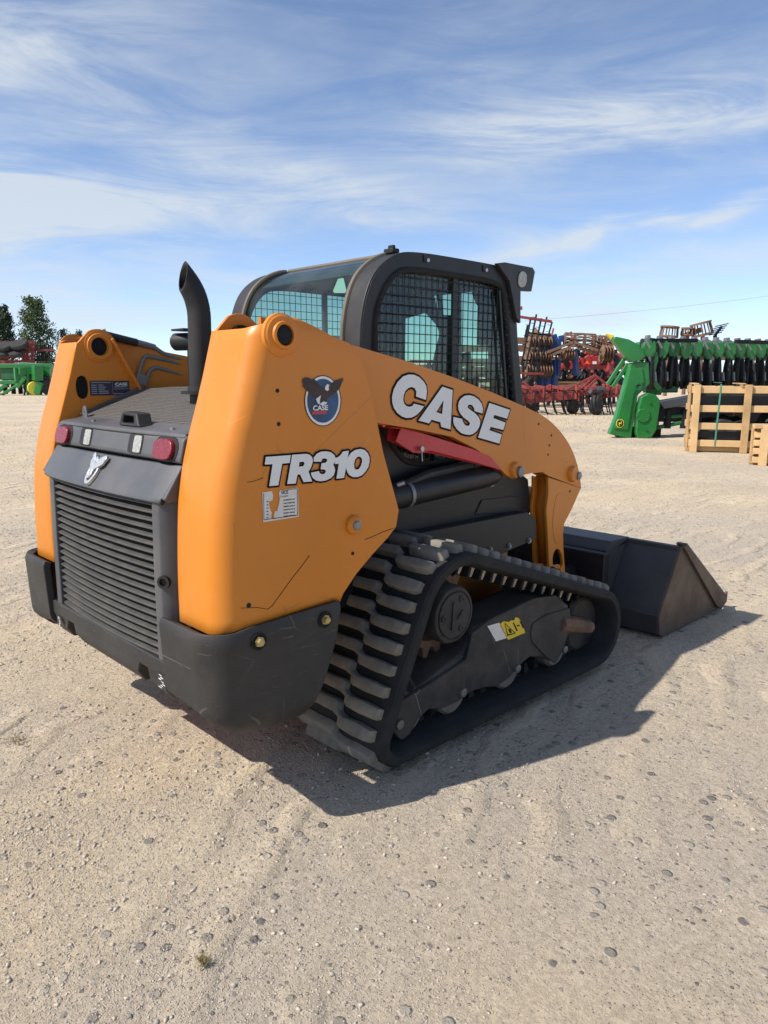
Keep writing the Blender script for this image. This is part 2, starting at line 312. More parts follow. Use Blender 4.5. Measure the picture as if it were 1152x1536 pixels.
def inst(src, parent, name=None, M=None):
    """another object sharing src's mesh; M is its world matrix"""
    o = bpy.data.objects.new(name or src.name.split('.')[0], src.data); COL.objects.link(o); o.parent = parent
    o.matrix_local = Matrix.Translation(-wl(parent)) @ M; WLOC[o.name] = M.translation.copy()
    for md in src.modifiers:
        n = o.modifiers.new(md.name, md.type)
        for a in ('width','segments','limit_method','angle_limit','keep_sharp'):
            if hasattr(md, a): setattr(n, a, getattr(md, a))
    return o
def circ(cx, cy, r, n=20, ry=None): return [(cx+r*math.cos(2*math.pi*i/n), cy+(ry or r)*math.sin(2*math.pi*i/n)) for i in range(n)]
def offset(poly, d):
    """grow a closed outline by d (shrink if negative)"""
    A = sum(poly[i][0]*poly[(i+1)%len(poly)][1]-poly[(i+1)%len(poly)][0]*poly[i][1] for i in range(len(poly)))
    sg = 1 if A > 0 else -1; n = len(poly); out = []
    for i in range(n):
        p0, p, p1 = Vector(poly[i-1]), Vector(poly[i]), Vector(poly[(i+1)%n])
        a, b = (p-p0).normalized(), (p1-p).normalized(); na = Vector((a.y,-a.x))*sg; nb = Vector((b.y,-b.x))*sg
        m = na+nb; m = m/max(0.35, m.dot(m)/2*1.0) if m.length > 1e-6 else na
        if m.length > 2.2: m = m.normalized()*2.2
        out.append(tuple(p+m*d))
    return out
def smoothpoly(pts, it=1, closed=True):
    for _ in range(it):
        n = len(pts); q = []
        for i in range(n if closed else n-1):
            a, b = Vector(pts[i]), Vector(pts[(i+1)%n]); q += [tuple(a*0.75+b*0.25), tuple(a*0.25+b*0.75)]
        pts = q if closed else [pts[0]]+q+[pts[-1]]
    return pts
# ------------------------------------------------------------------ ground
def gh(x, y):
    h = 0.010*noise.noise((x*0.55, y*0.55, 1.3)) + 0.006*noise.noise((x*1.7, y*1.7, 4.1)) + 0.0035*noise.noise((x*5.1, y*5.1, 7.7))
    return h-0.012
def mat_ground():
    m = bpy.data.materials.new('gravel_yard'); m.use_nodes = True; nt = m.node_tree; b = nt.nodes['Principled BSDF']; N = nt.nodes.new; L = nt.links.new
    g = N('ShaderNodeNewGeometry'); pos = g.outputs['Position']
    def nz(s, d=5, r=0.6, sc=None):
        t = N('ShaderNodeTexNoise'); t.inputs['Scale'].default_value = s; t.inputs['Detail'].default_value = d; t.inputs['Roughness'].default_value = r
        if sc:
            mp = N('ShaderNodeMapping'); mp.inputs['Scale'].default_value = sc; mp.inputs['Rotation'].default_value = (0,0,math.radians(30)); L(pos, mp.inputs[0]); L(mp.outputs[0], t.inputs[0])
        else: L(pos, t.inputs[0])
        return t.outputs[0]
    def rng(x, lo, hi, a=0, c=1):
        r = N('ShaderNodeMapRange'); L(x, r.inputs[0])
        for i, v in zip((1,2,3,4), (lo,hi,a,c)): r.inputs[i].default_value = v
        return r.outputs[0]
    def mixc(f, a, c, bt='MIX'):
        x = N('ShaderNodeMix'); x.data_type = 'RGBA'; x.blend_type = bt
        if isinstance(f, float): x.inputs[0].default_value = f
        else: L(f, x.inputs[0])
        for i, v in ((6,a),(7,c)):
            if isinstance(v, tuple): x.inputs[i].default_value = (*v, 1)
            else: L(v, x.inputs[i])
        return x.outputs[2]
    sand = mixc(rng(nz(0.9, 6), 0.3, 0.7), (0.61,0.48,0.32), (0.74,0.60,0.42))
    sand = mixc(rng(nz(0.30, 6, 0.62), 0.40, 0.62, 0, 0.85), sand, (0.52,0.45,0.365))
    sand = mixc(rng(nz(0.5, 6, 0.65, (0.25,1.6,1)), 0.50, 0.72, 0, 0.6), sand, (0.78,0.62,0.40))
    sand = mixc(rng(nz(60, 3, 0.7), 0.38, 0.62, 0, 0.75), sand, mixc(0.45, sand, (0.20,0.155,0.11)))
    def peb(scale, dens, lo, hi):
        v = N('ShaderNodeTexVoronoi'); v.inputs['Scale'].default_value = scale; L(pos, v.inputs[0])
        s = N('ShaderNodeSeparateColor'); L(v.outputs['Color'], s.inputs[0])
        gt = N('ShaderNodeMath'); gt.operation = 'LESS_THAN'; L(s.outputs[0], gt.inputs[0]); L(dens, gt.inputs[1])
        ed = rng(v.outputs['Distance'], 0.30, 0.42, 1, 0)
        mu = N('ShaderNodeMath'); mu.operation = 'MULTIPLY'; L(gt.outputs[0], mu.inputs[0]); L(ed, mu.inputs[1])
        return mu.outputs[0], mixc(s.outputs[1], lo, hi)
    dn = rng(nz(0.8, 4), 0.35, 0.65, 0.12, 0.62)
    f1, c1 = peb(150, dn, (0.17,0.15,0.13), (0.64,0.56,0.45)); f2, c2 = peb(62, rng(nz(0.6, 4), 0.38, 0.68, 0.03, 0.35), (0.18,0.16,0.145), (0.58,0.51,0.42))
    f3, c3 = peb(22, rng(nz(0.35, 4), 0.40, 0.7, 0.02, 0.25), (0.2,0.18,0.16), (0.55,0.48,0.39))
    col = mixc(f1, sand, c1); col = mixc(f2, col, c2); col = mixc(f3, col, c3)
    # weedy darker strips far out in the yard
    sp = N('ShaderNodeSeparateXYZ'); L(pos, sp.inputs[0])
    L(col, b.inputs['Base Color']); b.inputs['Roughness'].default_value = 0.95; b.inputs['Specular IOR Level'].default_value = 0.15
    def madd(a, k, c=None):
        n = N('ShaderNodeMath'); n.operation = 'MULTIPLY_ADD'; L(a, n.inputs[0]); n.inputs[1].default_value = k
        if c is None: n.inputs[2].default_value = 0
        else: L(c, n.inputs[2])
        return n.outputs[0]
    hgt = madd(f1, 0.0035, madd(f2, 0.007, madd(f3, 0.012, madd(nz(9, 8, 0.75), 0.030, madd(nz(70, 6, 0.8), 0.011, madd(nz(1.6, 5, 0.6, (0.3,3.2,1)), 0.03))))))
    wv = N('ShaderNodeTexWave'); wv.wave_type = 'RINGS'; wv.rings_direction = 'Z'; wv.inputs['Scale'].default_value = 1.1; wv.inputs['Distortion'].default_value = 5.0; wv.inputs['Detail'].default_value = 4; wv.inputs['Detail Scale'].default_value = 1.6
    mpw = N('ShaderNodeMapping'); mpw.inputs['Location'].default_value = (-4.5, 9.0, 0); L(pos, mpw.inputs[0]); L(mpw.outputs[0], wv.inputs[0])
    mk = N('ShaderNodeMath'); mk.operation = 'MULTIPLY'; L(rng(wv.outputs['Fac'], 0.5, 0.95), mk.inputs[0]); L(rng(nz(0.7, 3), 0.45, 0.62), mk.inputs[1])
    hgt = madd(mk.outputs[0], 0.035, hgt); col = mixc(rng(mk.outputs[0], 0, 1, 0, 0.35), col, (0.70,0.565,0.385)); L(col, b.inputs['Base Color'])
    bp = N('ShaderNodeBump'); bp.inputs['Strength'].default_value = 0.9; bp.inputs['Distance'].default_value = 1.0; L(hgt, bp.inputs['Height']); L(bp.outputs[0], b.inputs['Normal'])
    MAT['gravel_yard'] = m
mat_ground()
def build_ground():
    rs = [0.0]; r = 0.35
    while r < 900: rs.append(r); r *= 1.0 + (0.012 if r < 9 else 0.03 if r < 40 else 0.12)
    na = 420; vs = [(CAM.x, CAM.y, gh(CAM.x, CAM.y))]; fs = []
    for r in rs[1:]:
        k = 1.0 if r < 25 else max(0, 1-(r-25)/40)
        for j in range(na):
            t = 2*math.pi*j/na; x = CAM.x+r*math.cos(t); y = CAM.y+r*math.sin(t); vs.append((x, y, gh(x, y)*k if k else -0.012*0))
    fs += [(0, 1+j, 1+(j+1)%na) for j in range(na)]
    for i in range(len(rs)-2):
        o = 1+i*na; fs += [(o+j, o+na+j, o+na+(j+1)%na, o+(j+1)%na) for j in range(na)]
    me = bpy.data.meshes.new('ground'); me.from_pydata(vs, [], fs); me.polygons.foreach_set('use_smooth', [True]*len(me.polygons))
    o = link('ground', me, 'gravel_yard', None, (0,0,0)); o['kind'] = 'structure'
build_ground()
def build_gravel():
    oct_v = np.array([(1,0,0),(-1,0,0),(0,1,0),(0,-1,0),(0,0,1),(0,0,-1),(.62,.62,.25),(-.62,.62,.25),(-.62,-.62,.25),(.62,-.62,.25)], float)
    oct_f = np.array([(4,0,6),(4,6,2),(4,2,7),(4,7,1),(4,1,8),(4,8,3),(4,3,9),(4,9,0),(5,6,0),(5,2,6),(5,7,2),(5,1,7),(5,8,1),(5,3,8),(5,9,3),(5,0,9)])
    P = []; S = []
    bands = [(1.2,2.6,34000,.0012,.0038),(1.2,2.8,1300,.0035,.010),(2.4,4.5,36000,.0018,.0045),(2.4,4.5,650,.005,.012),(4,8,22000,.0035,.008),(4,8,260,.008,.015),(7.5,16,15000,.007,.014),(15,28,7000,.012,.024)]
    for r0, r1, n, s0, s1 in bands:
        k = 0
        while k < n:
            r = math.sqrt(random.uniform(r0*r0, r1*r1)); t = math.radians(random.uniform(45-32, 45+34))
            x = CAM.x+r*math.cos(t); y = CAM.y+r*math.sin(t)
            # stonier on the left of the foreground, sandier to the right
            lat = (x-CAM.x)*_r.x+(y-CAM.y)*_r.y
            d = 0.42+0.55*noise.noise((x*0.9, y*0.9, 3.3))+0.35*noise.noise((x*3.1, y*3.1, 8.3)) - (0.42 if r < 6 else 0.10)*max(-1, min(1, (lat+0.15)/0.9))
            if random.random() > d: continue
            P.append((x, y, gh(x, y))); S.append(s0+(s1-s0)*random.random()**2.6); k += 1
    P = np.array(P); S = np.array(S); n = len(P)
    V = np.repeat(oct_v[None], n, 0)*RNG.uniform(0.45, 1.35, (n, 10, 3))
    V *= np.stack([RNG.uniform(.8,1.45,n), RNG.uniform(.7,1.1,n), RNG.uniform(.4,.9,n)], 1)[:,None,:]
    a = RNG.uniform(0, 6.283, n); c, s = np.cos(a)[:,None], np.sin(a)[:,None]
    X = V[:,:,0]*c-V[:,:,1]*s; Y = V[:,:,0]*s+V[:,:,1]*c; t = RNG.uniform(-.35,.35,n)[:,None]; Z = V[:,:,2]+X*t
    V = np.stack([X,Y,Z],2)*S[:,None,None]+P[:,None,:]+np.array([0,0,1])*(S*0.08)[:,None,None]
    Fa = (oct_f[None]+(np.arange(n)*10)[:,None,None]).reshape(-1,3)
    me = bpy.data.meshes.new('gravel'); me.vertices.add(n*10); me.vertices.foreach_set('co', V.reshape(-1)); me.loops.add(len(Fa)*3); me.loops.foreach_set('vertex_index', Fa.reshape(-1))
    me.polygons.add(len(Fa)); me.polygons.foreach_set('loop_start', np.arange(0, len(Fa)*3, 3)); me.polygons.foreach_set('loop_total', np.full(len(Fa), 3)); me.update(calc_edges=True)
    m = bpy.data.materials.new('pebble'); m.use_nodes = True; nt = m.node_tree; b = nt.nodes['Principled BSDF']; N = nt.nodes.new; L = nt.links.new
    g = N('ShaderNodeNewGeometry'); cr = N('ShaderNodeValToRGB'); L(g.outputs['Random Per Island'], cr.inputs[0]); e = cr.color_ramp.elements
    e[0].position = 0; e[0].color = (0.24,0.215,0.19,1); e[1].position = 1; e[1].color = (0.50,0.44,0.36,1)
    for p_, c_ in ((0.18,(0.38,0.335,0.28,1)),(0.5,(0.50,0.43,0.34,1)),(0.8,(0.44,0.385,0.32,1)),(0.93,(0.52,0.43,0.32,1))):
        x = e.new(p_); x.color = c_
    L(cr.outputs[0], b.inputs['Base Color']); b.inputs['Roughness'].default_value = 0.85; b.inputs['Specular IOR Level'].default_value = 0.25; MAT['pebble'] = m
    o = link('gravel', me, 'pebble', None, (0,0,0)); tag(o, 'loose tan and grey gravel scattered over the yard', 'gravel', kind='stuff')
build_gravel()

# ================================================================== compact track loader
TL = thing('track_loader', 'orange and black compact track loader with glazed cab, rubber tracks and front bucket', 'track loader', (0.6, 0, 0))
def mir(mb):
    o = MB(); o.v = [(x,-y,z) for x,y,z in mb.v]; o.f = [f[::-1] for f in mb.f]; return o
def xz(pts, y): return [(p.x, p.z) for p in (PY(a, b, y) for a, b in pts)]
def both(name, mb, m, parent=None, left=True, **k):
    p = parent if parent is not None else TL
    a = obj(name, mb, m, p, **k)
    if left: b = obj(name, mir(mb), m, p, **k); return a, b
    return a, None
fy = lambda u, v, t: (u, t, v)            # outline in the x-z plane, thickness along y
def lerp(tab, v):
    if v <= tab[0][0]: return tab[0][1]
    for (a, b), (c, d) in zip(tab, tab[1:]):
        if v <= c: return b+(d-b)*(v-a)/(c-a)
    return tab[-1][1]
# ---- rear towers
TY = -0.79
_re = [(0.60,-0.642),(0.67,-0.642),(0.85,-0.640),(1.05,-0.628),(1.17,-0.607),(1.28,-0.577),(1.36,-0.549),(1.46,-0.518),(1.595,-0.481),(1.70,-0.452)]
def xr(z):                                                     # rear face: upright below, leaning forward above
    for i in range(1, len(_re)-2):
        (z0,a),(z1,b),(z2,c),(z3_,d) = _re[i-1:i+3]
        if z <= z2 or i == len(_re)-3:
            t = (z-z1)/(z2-z1); return 0.5*(2*b+(c-a)*t+(2*a-5*b+4*c-d)*t*t+(3*b-a-3*c+d)*t**3)
def tower():
    mb = MB(); R = 0.075; cols = []
    nr = 26
    prof = [(0.0, y, 0.672, 1.592) for y in (-0.54,-0.59,-0.64,TY+R)]
    for i in range(1, 10):
        a = i/9*math.pi/2; prof.append((R*(1-math.cos(a)), TY+R-R*math.sin(a), 0.672+0.018*i/9, 1.592+0.030*(i/9)**1.5))
    grid = []
    for (dx, y, zb, zt) in prof:
        col = []
        for k in range(nr+1):
            z = zb+(zt-zb)*k/nr; col.append((xr(z)+dx, y, z))
        grid.append(col)
    vs = [p for c in grid for p in c]; n = nr+1
    fs = [(i*n+k, i*n+k+1, (i+1)*n+k+1, (i+1)*n+k) for i in range(len(grid)-1) for k in range(nr)]
    last = (len(grid)-1)*n
    front = xz([(510,903),(515,890),(535,860),(560,830),(582,806),(594,790),(598,765),(590,735),(575,680),(566,635),(558,597),(549,562),(538,535),(524,515)], TY)
    top = xz([(500,505),(480,494),(460,484),(440,476)], TY)
    poly = [(-0.381,0.694),(-0.213,0.697)]+front+top
    poly = [(x, z) for x, z in poly]
    b0 = len(vs); vs += [(x, TY, z) for x, z in poly]
    ring = [(grid[-1][k][0], grid[-1][k][2]) for k in range(nr, -1, -1)]; ids = [last+k for k in range(nr, -1, -1)]
    allp = ring+poly; ids = ids+list(range(b0, b0+len(poly)))
    fs += [tuple(ids[i] for i in t) for t in tessellate_polygon([[Vector((x,z,0)) for x, z in allp]])]
    mb.add(vs, fs); return mb
towR, towL = both('tower_panel', tower(), 'orange_paint', smooth=30, solid=0.014, wn=True)
def inner_plate():
    rear = [(xr(z)+0.004, z) for z in (0.672,0.9,1.1,1.2,1.27,1.3,1.45,1.585)]
    c = PY(148, 520, 0.54); boss = [(c.x+0.080*math.cos(a), c.z+0.074*math.sin(a)) for a in [math.radians(d) for d in range(120, 9, -12)]]
    fr = xz([(211,588)], 0.54); d = fr[0]
    outl = rear+boss+[(d[0], d[1]-0.02), (d[0]+0.02, 0.9), (-0.2,0.68)]
    oc = PY(120, 581, 0.54)
    oc.x += 0.010; slot = smoothpoly([(oc.x-0.027,oc.z-0.048),(oc.x+0.027,oc.z-0.048),(oc.x+0.027,oc.z+0.048),(oc.x-0.027,oc.z+0.048)], 2)
    mb = MB().plate([outl, circ(c.x, c.z, 0.038, 24), slot], fy, -0.552, -0.538); return mb, c, oc
ipm, PIV, oc = inner_plate()
both('tower_inner_plate', ipm, 'orange_paint', bevel=0.003)
rg = MB().lathe((PIV.x,-0.538,PIV.z), (0,1,0), [(0,0.066),(0.006,0.066),(0.008,0.056),(0.014,0.054),(0.014,0.039),(-0.01,0.038)], 28); rg.f = rg.f[:-2]
both('inner_pivot_ring', rg, 'orange_paint')
both('slot_shade_sheet', MB().box((oc.x-0.03,-0.5565,oc.z-0.052),(oc.x+0.03,-0.553,oc.z+0.052)), 'deep_black')  # added black sheet, paints the shade inside the hollow tower
both('inner_pivot_pin', MB().cyl((PIV.x,-0.565,PIV.z),(PIV.x,-0.545,PIV.z),0.0375,20), 'deep_black')
both('tower_web', MB().box((-0.60,-0.70,0.70),(-0.2,-0.56,0.9)), 'deep_black')
# diagonal flange in front of the inner plate
p0 = PY(166, 508, 0.53); p1 = PY(209, 584, 0.53)
both('tower_flange', MB().beam((p0.x,-0.525,p0.z),(p1.x,-0.525,p1.z),0.03,0.012), 'orange_paint', bevel=0.003)
# pivot bosses on the outer faces
pv = PY(422, 503, TY)
def boss(name, c, prof, m='orange_paint'):
    return both(name, MB().lathe((c.x, c.y, c.z), (0,-1,0), prof, 32), m)
boss('pivot_boss', pv, [(-0.01,0.066),(0.003,0.065),(0.005,0.060),(0.009,0.057),(0.010,0.043),(0.020,0.040),(0.022,0.032),(0.000,0.029)])
both('pivot_pin', MB().lathe((pv.x,TY-0.004,pv.z),(0,-1,0),[(0,0.0285),(0.012,0.0285),(0.016,0.02),(0.016,0.012)],20), 'deep_black')
bv = PY(530, 787, TY)
boss('lower_boss', bv, [(-0.008,0.034),(0.010,0.033),(0.016,0.027),(0.018,0.024)])
both('lower_pin', MB().lathe((bv.x,TY-0.016,bv.z),(0,-1,0),[(0,0.017),(0.007,0.017),(0.010,0.013)],18), 'dull_steel')
for a, b in ((416,586),(418,636),(529,830),(373,908)):
    c = PY(a, b, TY); obj('bolt_hole', MB().cyl((c.x,TY-0.0015,c.z),(c.x,TY+0.006,c.z),0.0065 if a != 373 else 0.008,12), 'deep_black', TL)
def crack(pts, r):
    obj('paint_crack', MB().tube([tuple(PY(240+x*0.3299, 640+y*0.3299, TY-0.0005)) for x, y in pts], r, 4), 'deep_black', TL)
crack([(680,585),(655,620),(600,690),(560,745),(510,815),(490,830),(440,822),(370,825)], 0.0011)
crack([(930,514),(960,503),(1010,480),(1060,462)], 0.0012); crack([(470,232),(430,247),(395,253)], 0.0010)
# ---- bumpers
def bumper():
    xf = sorted([(p[1], p[0]) for p in xz([(512,908),(506,960),(491,1020),(470,1075)], -0.815)])
    R = 0.11; x0, y0 = -0.700, -0.817; prof = [('r', y) for y in (-0.505,-0.58,-0.64)]+[('a', i/10*math.pi/2) for i in range(11)]+[('s', i/10) for i in range(1, 11)]
    nr = 14; grid = []
    for j, (k, t) in enumerate(prof):
        u = j/(len(prof)-1); zb = 0.395-0.085*min(1, u*1.3); zt = 0.695+(0.012 if k == 's' else 0.0)*t if k == 's' else 0.690
        col = []
        for q in range(nr+1):
            v = q/nr; z = zt-(zt-zb)*v; ins = 0.016*v+0.055*max(0, (v-0.80)/0.20)**2.0 + 0.010*max(0, (0.07-v)/0.07)**2
            if k == 'r': p = (x0+ins, t, z)
            elif k == 'a': p = (x0+R-R*math.cos(t)+ins*math.cos(t), y0+R-R*math.sin(t)+ins*math.sin(t), z)
            else:
                xe = lerp(xf, z); p = (x0+R+(xe-x0-R)*t, y0+ins, z)
            col.append(p)
        grid.append(col)
    n = nr+1
    return MB().add([p for c in grid for p in c], [(i*n+k, i*n+k+1, (i+1)*n+k+1, (i+1)*n+k) for i in range(len(grid)-1) for k in range(nr)])
both('corner_bumper', bumper(), 'bumper_grey', smooth=50, solid=0.03, bevel=0.006)
for a, b in ((388,962),(487,929)):
    c = PY(a, b, -0.817)
    boss('bolt_recess', c, [(0.002,0.028),(0.004,0.028),(0.004,0.022),(-0.006,0.020)], 'deep_black')
    both('bumper_bolt', MB().lathe((c.x,-0.819,c.z),(0,-1,0),[(0,0.017),(0.006,0.017),(0.006,0.0125),(0.016,0.0125),(0.018,0.009)],6), 'zinc_yellow', smooth=0)
def notch(y0, y1): return [(y0,0.385),(y0+0.006,0.43),(y0+0.022,0.465),(y1-0.022,0.465),(y1-0.006,0.43),(y1,0.385)]
cb = [(-0.525,0.52),(-0.545,0.47),(-0.50,0.385)]+notch(-0.37,-0.27)+notch(0.27,0.37)+[(0.50,0.385),(0.545,0.47),(0.525,0.52)]
obj('centre_bumper', MB().plate([cb], lambda u, v, t: (t+(0.03 if v < 0.40 else 0), u, v), -0.672, -0.58), 'bumper_grey', TL, bevel=0.008)
for yy in (-0.32, 0.32):
    obj('tow_recess', MB().box((-0.60,yy-0.05,0.38),(-0.585,yy+0.05,0.48)), 'deep_black', TL)
for yy, sc_ in ((-0.455, 1), (0.44, 0.8)):
    st = obj('worn_sticker', MB().flat([[(-0.03,0.0),(0.03,0.0),(0.03,0.055),(-0.03,0.055)]], lambda u, v: (-0.6745, yy+u*sc_, 0.42+v*sc_)), 'bumper_grey', TL)
    for k in range(7):
        a0 = random.uniform(-0.026,0.0); z0 = 0.004+k*0.0072
        obj('print', MB().flat([[(a0,z0),(a0+random.uniform(0.012,0.026),z0+random.uniform(-0.002,0.002)),(a0+0.02,z0+0.004),(a0+0.002,z0+0.003)]], lambda u, v: (-0.6755, yy+u*sc_, 0.42+v*sc_)), 'white_decal', st)
# ---- rear door with louvres
DX = -0.655
DR = obj('rear_door', MB().box((-0.60,-0.53,0.50),(-0.585,0.53,1.10)), 'deep_black', TL)
def pillar(sg):
    pr = [(-0.664,0.422),(-0.668,0.44),(-0.664,0.468),(-0.640,0.492),(-0.56,0.515),(-0.56,0.50),(-0.63,0.478),(-0.645,0.46),(-0.645,0.422)]
    vs = [(x+(0.006 if z > 0.8 else 0), y*sg, z) for z in (0.505, 0.8, 1.075) for x, y in pr]; n = len(pr)
    fs = [(k*n+i, k*n+(i+1)%n, (k+1)*n+(i+1)%n, (k+1)*n+i) for k in range(2) for i in range(n)]+[tuple(range(n)), tuple(range(2*n, 3*n))]
    return MB().add(vs, fs)
for sg in (-1, 1): obj('door_post', pillar(sg), 'door_grey', DR, bevel=0.003)
obj('door_sill', MB().box((-0.668,-0.50,0.500),(-0.59,0.50,0.512)), 'door_grey', DR, bevel=0.003)
NS = 20; sl0 = None
for k in range(NS):
    z = 0.527+k*(1.042-0.527)/(NS-1)
    if sl0 is None:
        vs = []; ny = 12
        for j in range(ny+1):
            y = -0.424+0.848*j/ny; bow = -0.020*(1-(y/0.424)**2)
            for dx, dz in ((-0.002,-0.0045),(0.0,0.0015),(0.034,0.0125),(0.038,0.0065)): vs.append((DX+bow+dx, y, z+dz))
        fs = [(j*4+i, j*4+(i+1)%4, (j+1)*4+(i+1)%4, (j+1)*4+i) for j in range(ny) for i in range(4)]+[(0,1,2,3),(ny*4,ny*4+1,ny*4+2,ny*4+3)]
        sl0 = obj('slat', MB().add(vs, fs), 'slat_grey', DR, bevel=0.0015, seg=1); c0 = wl(sl0).copy()
    else: inst(sl0, DR, 'slat', Matrix.Translation(c0+Vector((0,0,z-0.527))))
lk = PX(250, 873, -0.652); obj('door_lock', MB().lathe((-0.655,-0.478,lk.z),(-1,-0.6,0),[(0,0.022),(0.012,0.022),(0.012,0.014),(0.002,0.013)],20), 'pipe_black', DR)
# ---- cowl with the emblem
def strip(rows, y0s, n=10, bow=0.0):
    vs = []; 
    for (x, z), h in zip(rows, y0s):
        for j in range(n+1):
            t = -1+2*j/n; vs.append((x-bow*(1-t*t), t*h, z))
    m = n+1
    return MB().add(vs, [(i*m+j, i*m+j+1, (i+1)*m+j+1, (i+1)*m+j) for i in range(len(rows)-1) for j in range(n)])
CW = obj('cowl', strip([(-0.592,1.172),(-0.600,1.168),(-0.664,1.070),(-0.668,1.056),(-0.655,1.046)], [0.520,0.520,0.498,0.492,0.49], 12, 0.022), 'door_grey', TL, solid=0.016, wn=True)
for sg in (-1, 1):
    obj('cowl_end', MB().plate([[(-0.600,1.168),(-0.664,1.070),(-0.645,1.055),(-0.55,1.06),(-0.55,1.168)]], fy, 0.492*sg, 0.522*sg), 'door_grey', CW, bevel=0.004)
# emblem: cast metal eagle-style badge
em = PX(149, 708, -0.645); ez = Vector((-0.064,0,-0.098)).normalized(); nrm = Vector((-0.098,0,0.064)).normalized()
ec = Vector((-0.655, em.y, 1.118))
ef = lambda u, v, t: tuple(ec+Vector((0,-1,0))*u*1.2 - ez*v*1.1 + nrm*t)
EM = obj('emblem', MB().plate([circ(0,-0.008,0.030,28,0.050), circ(0,-0.006,0.021,28,0.040)], ef, 0.0, 0.012), 'chrome', CW, bevel=0.002)
obj('emblem_bird', MB().plate([[(-0.038,0.056),(-0.026,0.050),(-0.014,0.034),(-0.006,0.020),(0.006,0.020),(0.020,0.038),(0.036,0.046),(0.052,0.050),(0.058,0.038),(0.052,0.030),(0.050,0.018),(0.040,0.010),(0.020,0.000),(0.008,-0.008),(0.012,-0.024),(0.002,-0.038),(-0.012,-0.034),(-0.010,-0.014),(-0.016,-0.002),(-0.028,0.010),(-0.036,0.022),(-0.034,0.034),(-0.042,0.044)]], ef, 0.006, 0.017), 'chrome', EM, bevel=0.002)
obj('emblem_head', MB().plate([[(-0.006,0.020),(0.006,0.022),(0.011,0.034),(0.006,0.040),(-0.004,0.038)]], ef, 0.006, 0.020), 'chrome', EM)
# ---- lamp bar
LB = obj('lamp_bar', MB().plate([[(-0.600,1.176),(-0.606,1.19),(-0.590,1.252),(-0.575,1.264),(-0.53,1.268),(-0.53,1.176)]], fy, -0.525, 0.525), 'door_grey', TL, bevel=0.006)
def lampquad(yc, w, h, zc, d, k): # rounded box on the sloping face
    q = min(w, h)*k; pl_ = smoothpoly([(-w/2+q,-h/2),(w/2-q,-h/2),(w/2,-h/2+q),(w/2,h/2-q),(w/2-q,h/2),(-w/2+q,h/2),(-w/2,h/2-q),(-w/2,-h/2+q)], 1)
    f = lambda u, v, t: (-0.598+0.25*(zc+v-1.22)-t, yc+u, zc+v)
    return MB().plate([pl_], f, -0.02, d)
for yy in (-0.425, 0.425):
    rc = obj('lamp_recess', lampquad(yy, 0.160, 0.080, 1.219, 0.002, 0.3), 'pipe_black', LB)
    obj('tail_lamp', lampquad(yy, 0.122, 0.066, 1.219, 0.018, 0.28), 'lens_red', LB, bevel=0.006)
for yy in (-0.205, 0.215):
    obj('lamp_recess', lampquad(yy, 0.105, 0.064, 1.222, 0.002, 0.12), 'pipe_black', LB)
    obj('work_lamp', lampquad(yy-0.018, 0.056, 0.058, 1.222, 0.0045, 0.1), 'lens_clear', LB, bevel=0.003)
# ---- hood
HD = obj('hood', strip([(-0.585,1.262),(-0.572,1.272),(-0.510,1.280),(-0.485,1.288),(-0.478,1.285)], [0.515,0.512,0.51,0.51,0.51], 12, 0.012), 'door_grey', TL, solid=0.012, wn=True)
obj('hood_screen', MB().plate([[(-0.485,1.286),(-0.20,1.400),(0.16,1.41),(0.16,1.36),(-0.46,1.26)]], fy, -0.515, 0.515), 'hood_mesh', HD)
for sg in (-1, 1): obj('hood_edge', MB().beam((-0.49,0.52*sg,1.285),(-0.20,0.52*sg,1.402),0.012,0.025), 'door_grey', HD, bevel=0.002)
hp = PX(200, 640, -0.54)
obj('pull_handle', MB().plate([[(-0.10,0.0),(0.12,0.0),(0.10,0.012),(0.07,0.046),(-0.075,0.050),(-0.092,0.03)],[(-0.07,0.010),(0.055,0.010),(0.045,0.034),(-0.062,0.036)]], lambda u, v, t: (t+v*0.2, hp.y-0.02-u*0.75, 1.276+v), -0.57, -0.515), 'pipe_black', HD, bevel=0.005)
for a, b in ((142,628),(261,642)):
    c = PX(a, b, -0.54); obj('hood_rivet', MB().cyl((-0.545,c.y,1.274),(-0.546,c.y,1.284),0.008,12), 'steel', HD)
tb = PX(127, 627, -0.5)
obj('hinge_tab', MB().plate([[(-0.022,0),(0.022,0),(0.022,0.045),(0.014,0.064),(0,0.070),(-0.014,0.064),(-0.022,0.045)], circ(0,0.042,0.005,8)], lambda u, v, t: (-0.50+t, tb.y-u, 1.262+v), 0, 0.006), 'dull_steel', HD, bevel=0.001)
# ---- hull between the tracks
HL = obj('hull', MB().plate([[(-0.62,0.40),(-0.50,0.27),(1.05,0.24),(1.30,0.40),(1.30,0.72),(0.2,0.80),(-0.58,0.80)]], fy, -0.395, 0.395), 'orange_worn', TL, bevel=0.01)
obj('engine_bay', MB().box((-0.575,-0.50,0.55),(0.18,0.50,1.25)), 'deep_black', TL)
obj('belly_plate', MB().plate([[(-0.60,0.42),(-0.48,0.255),(-0.40,0.262),(-0.55,0.44)]], fy, -0.44, 0.44), 'orange_worn', HL)
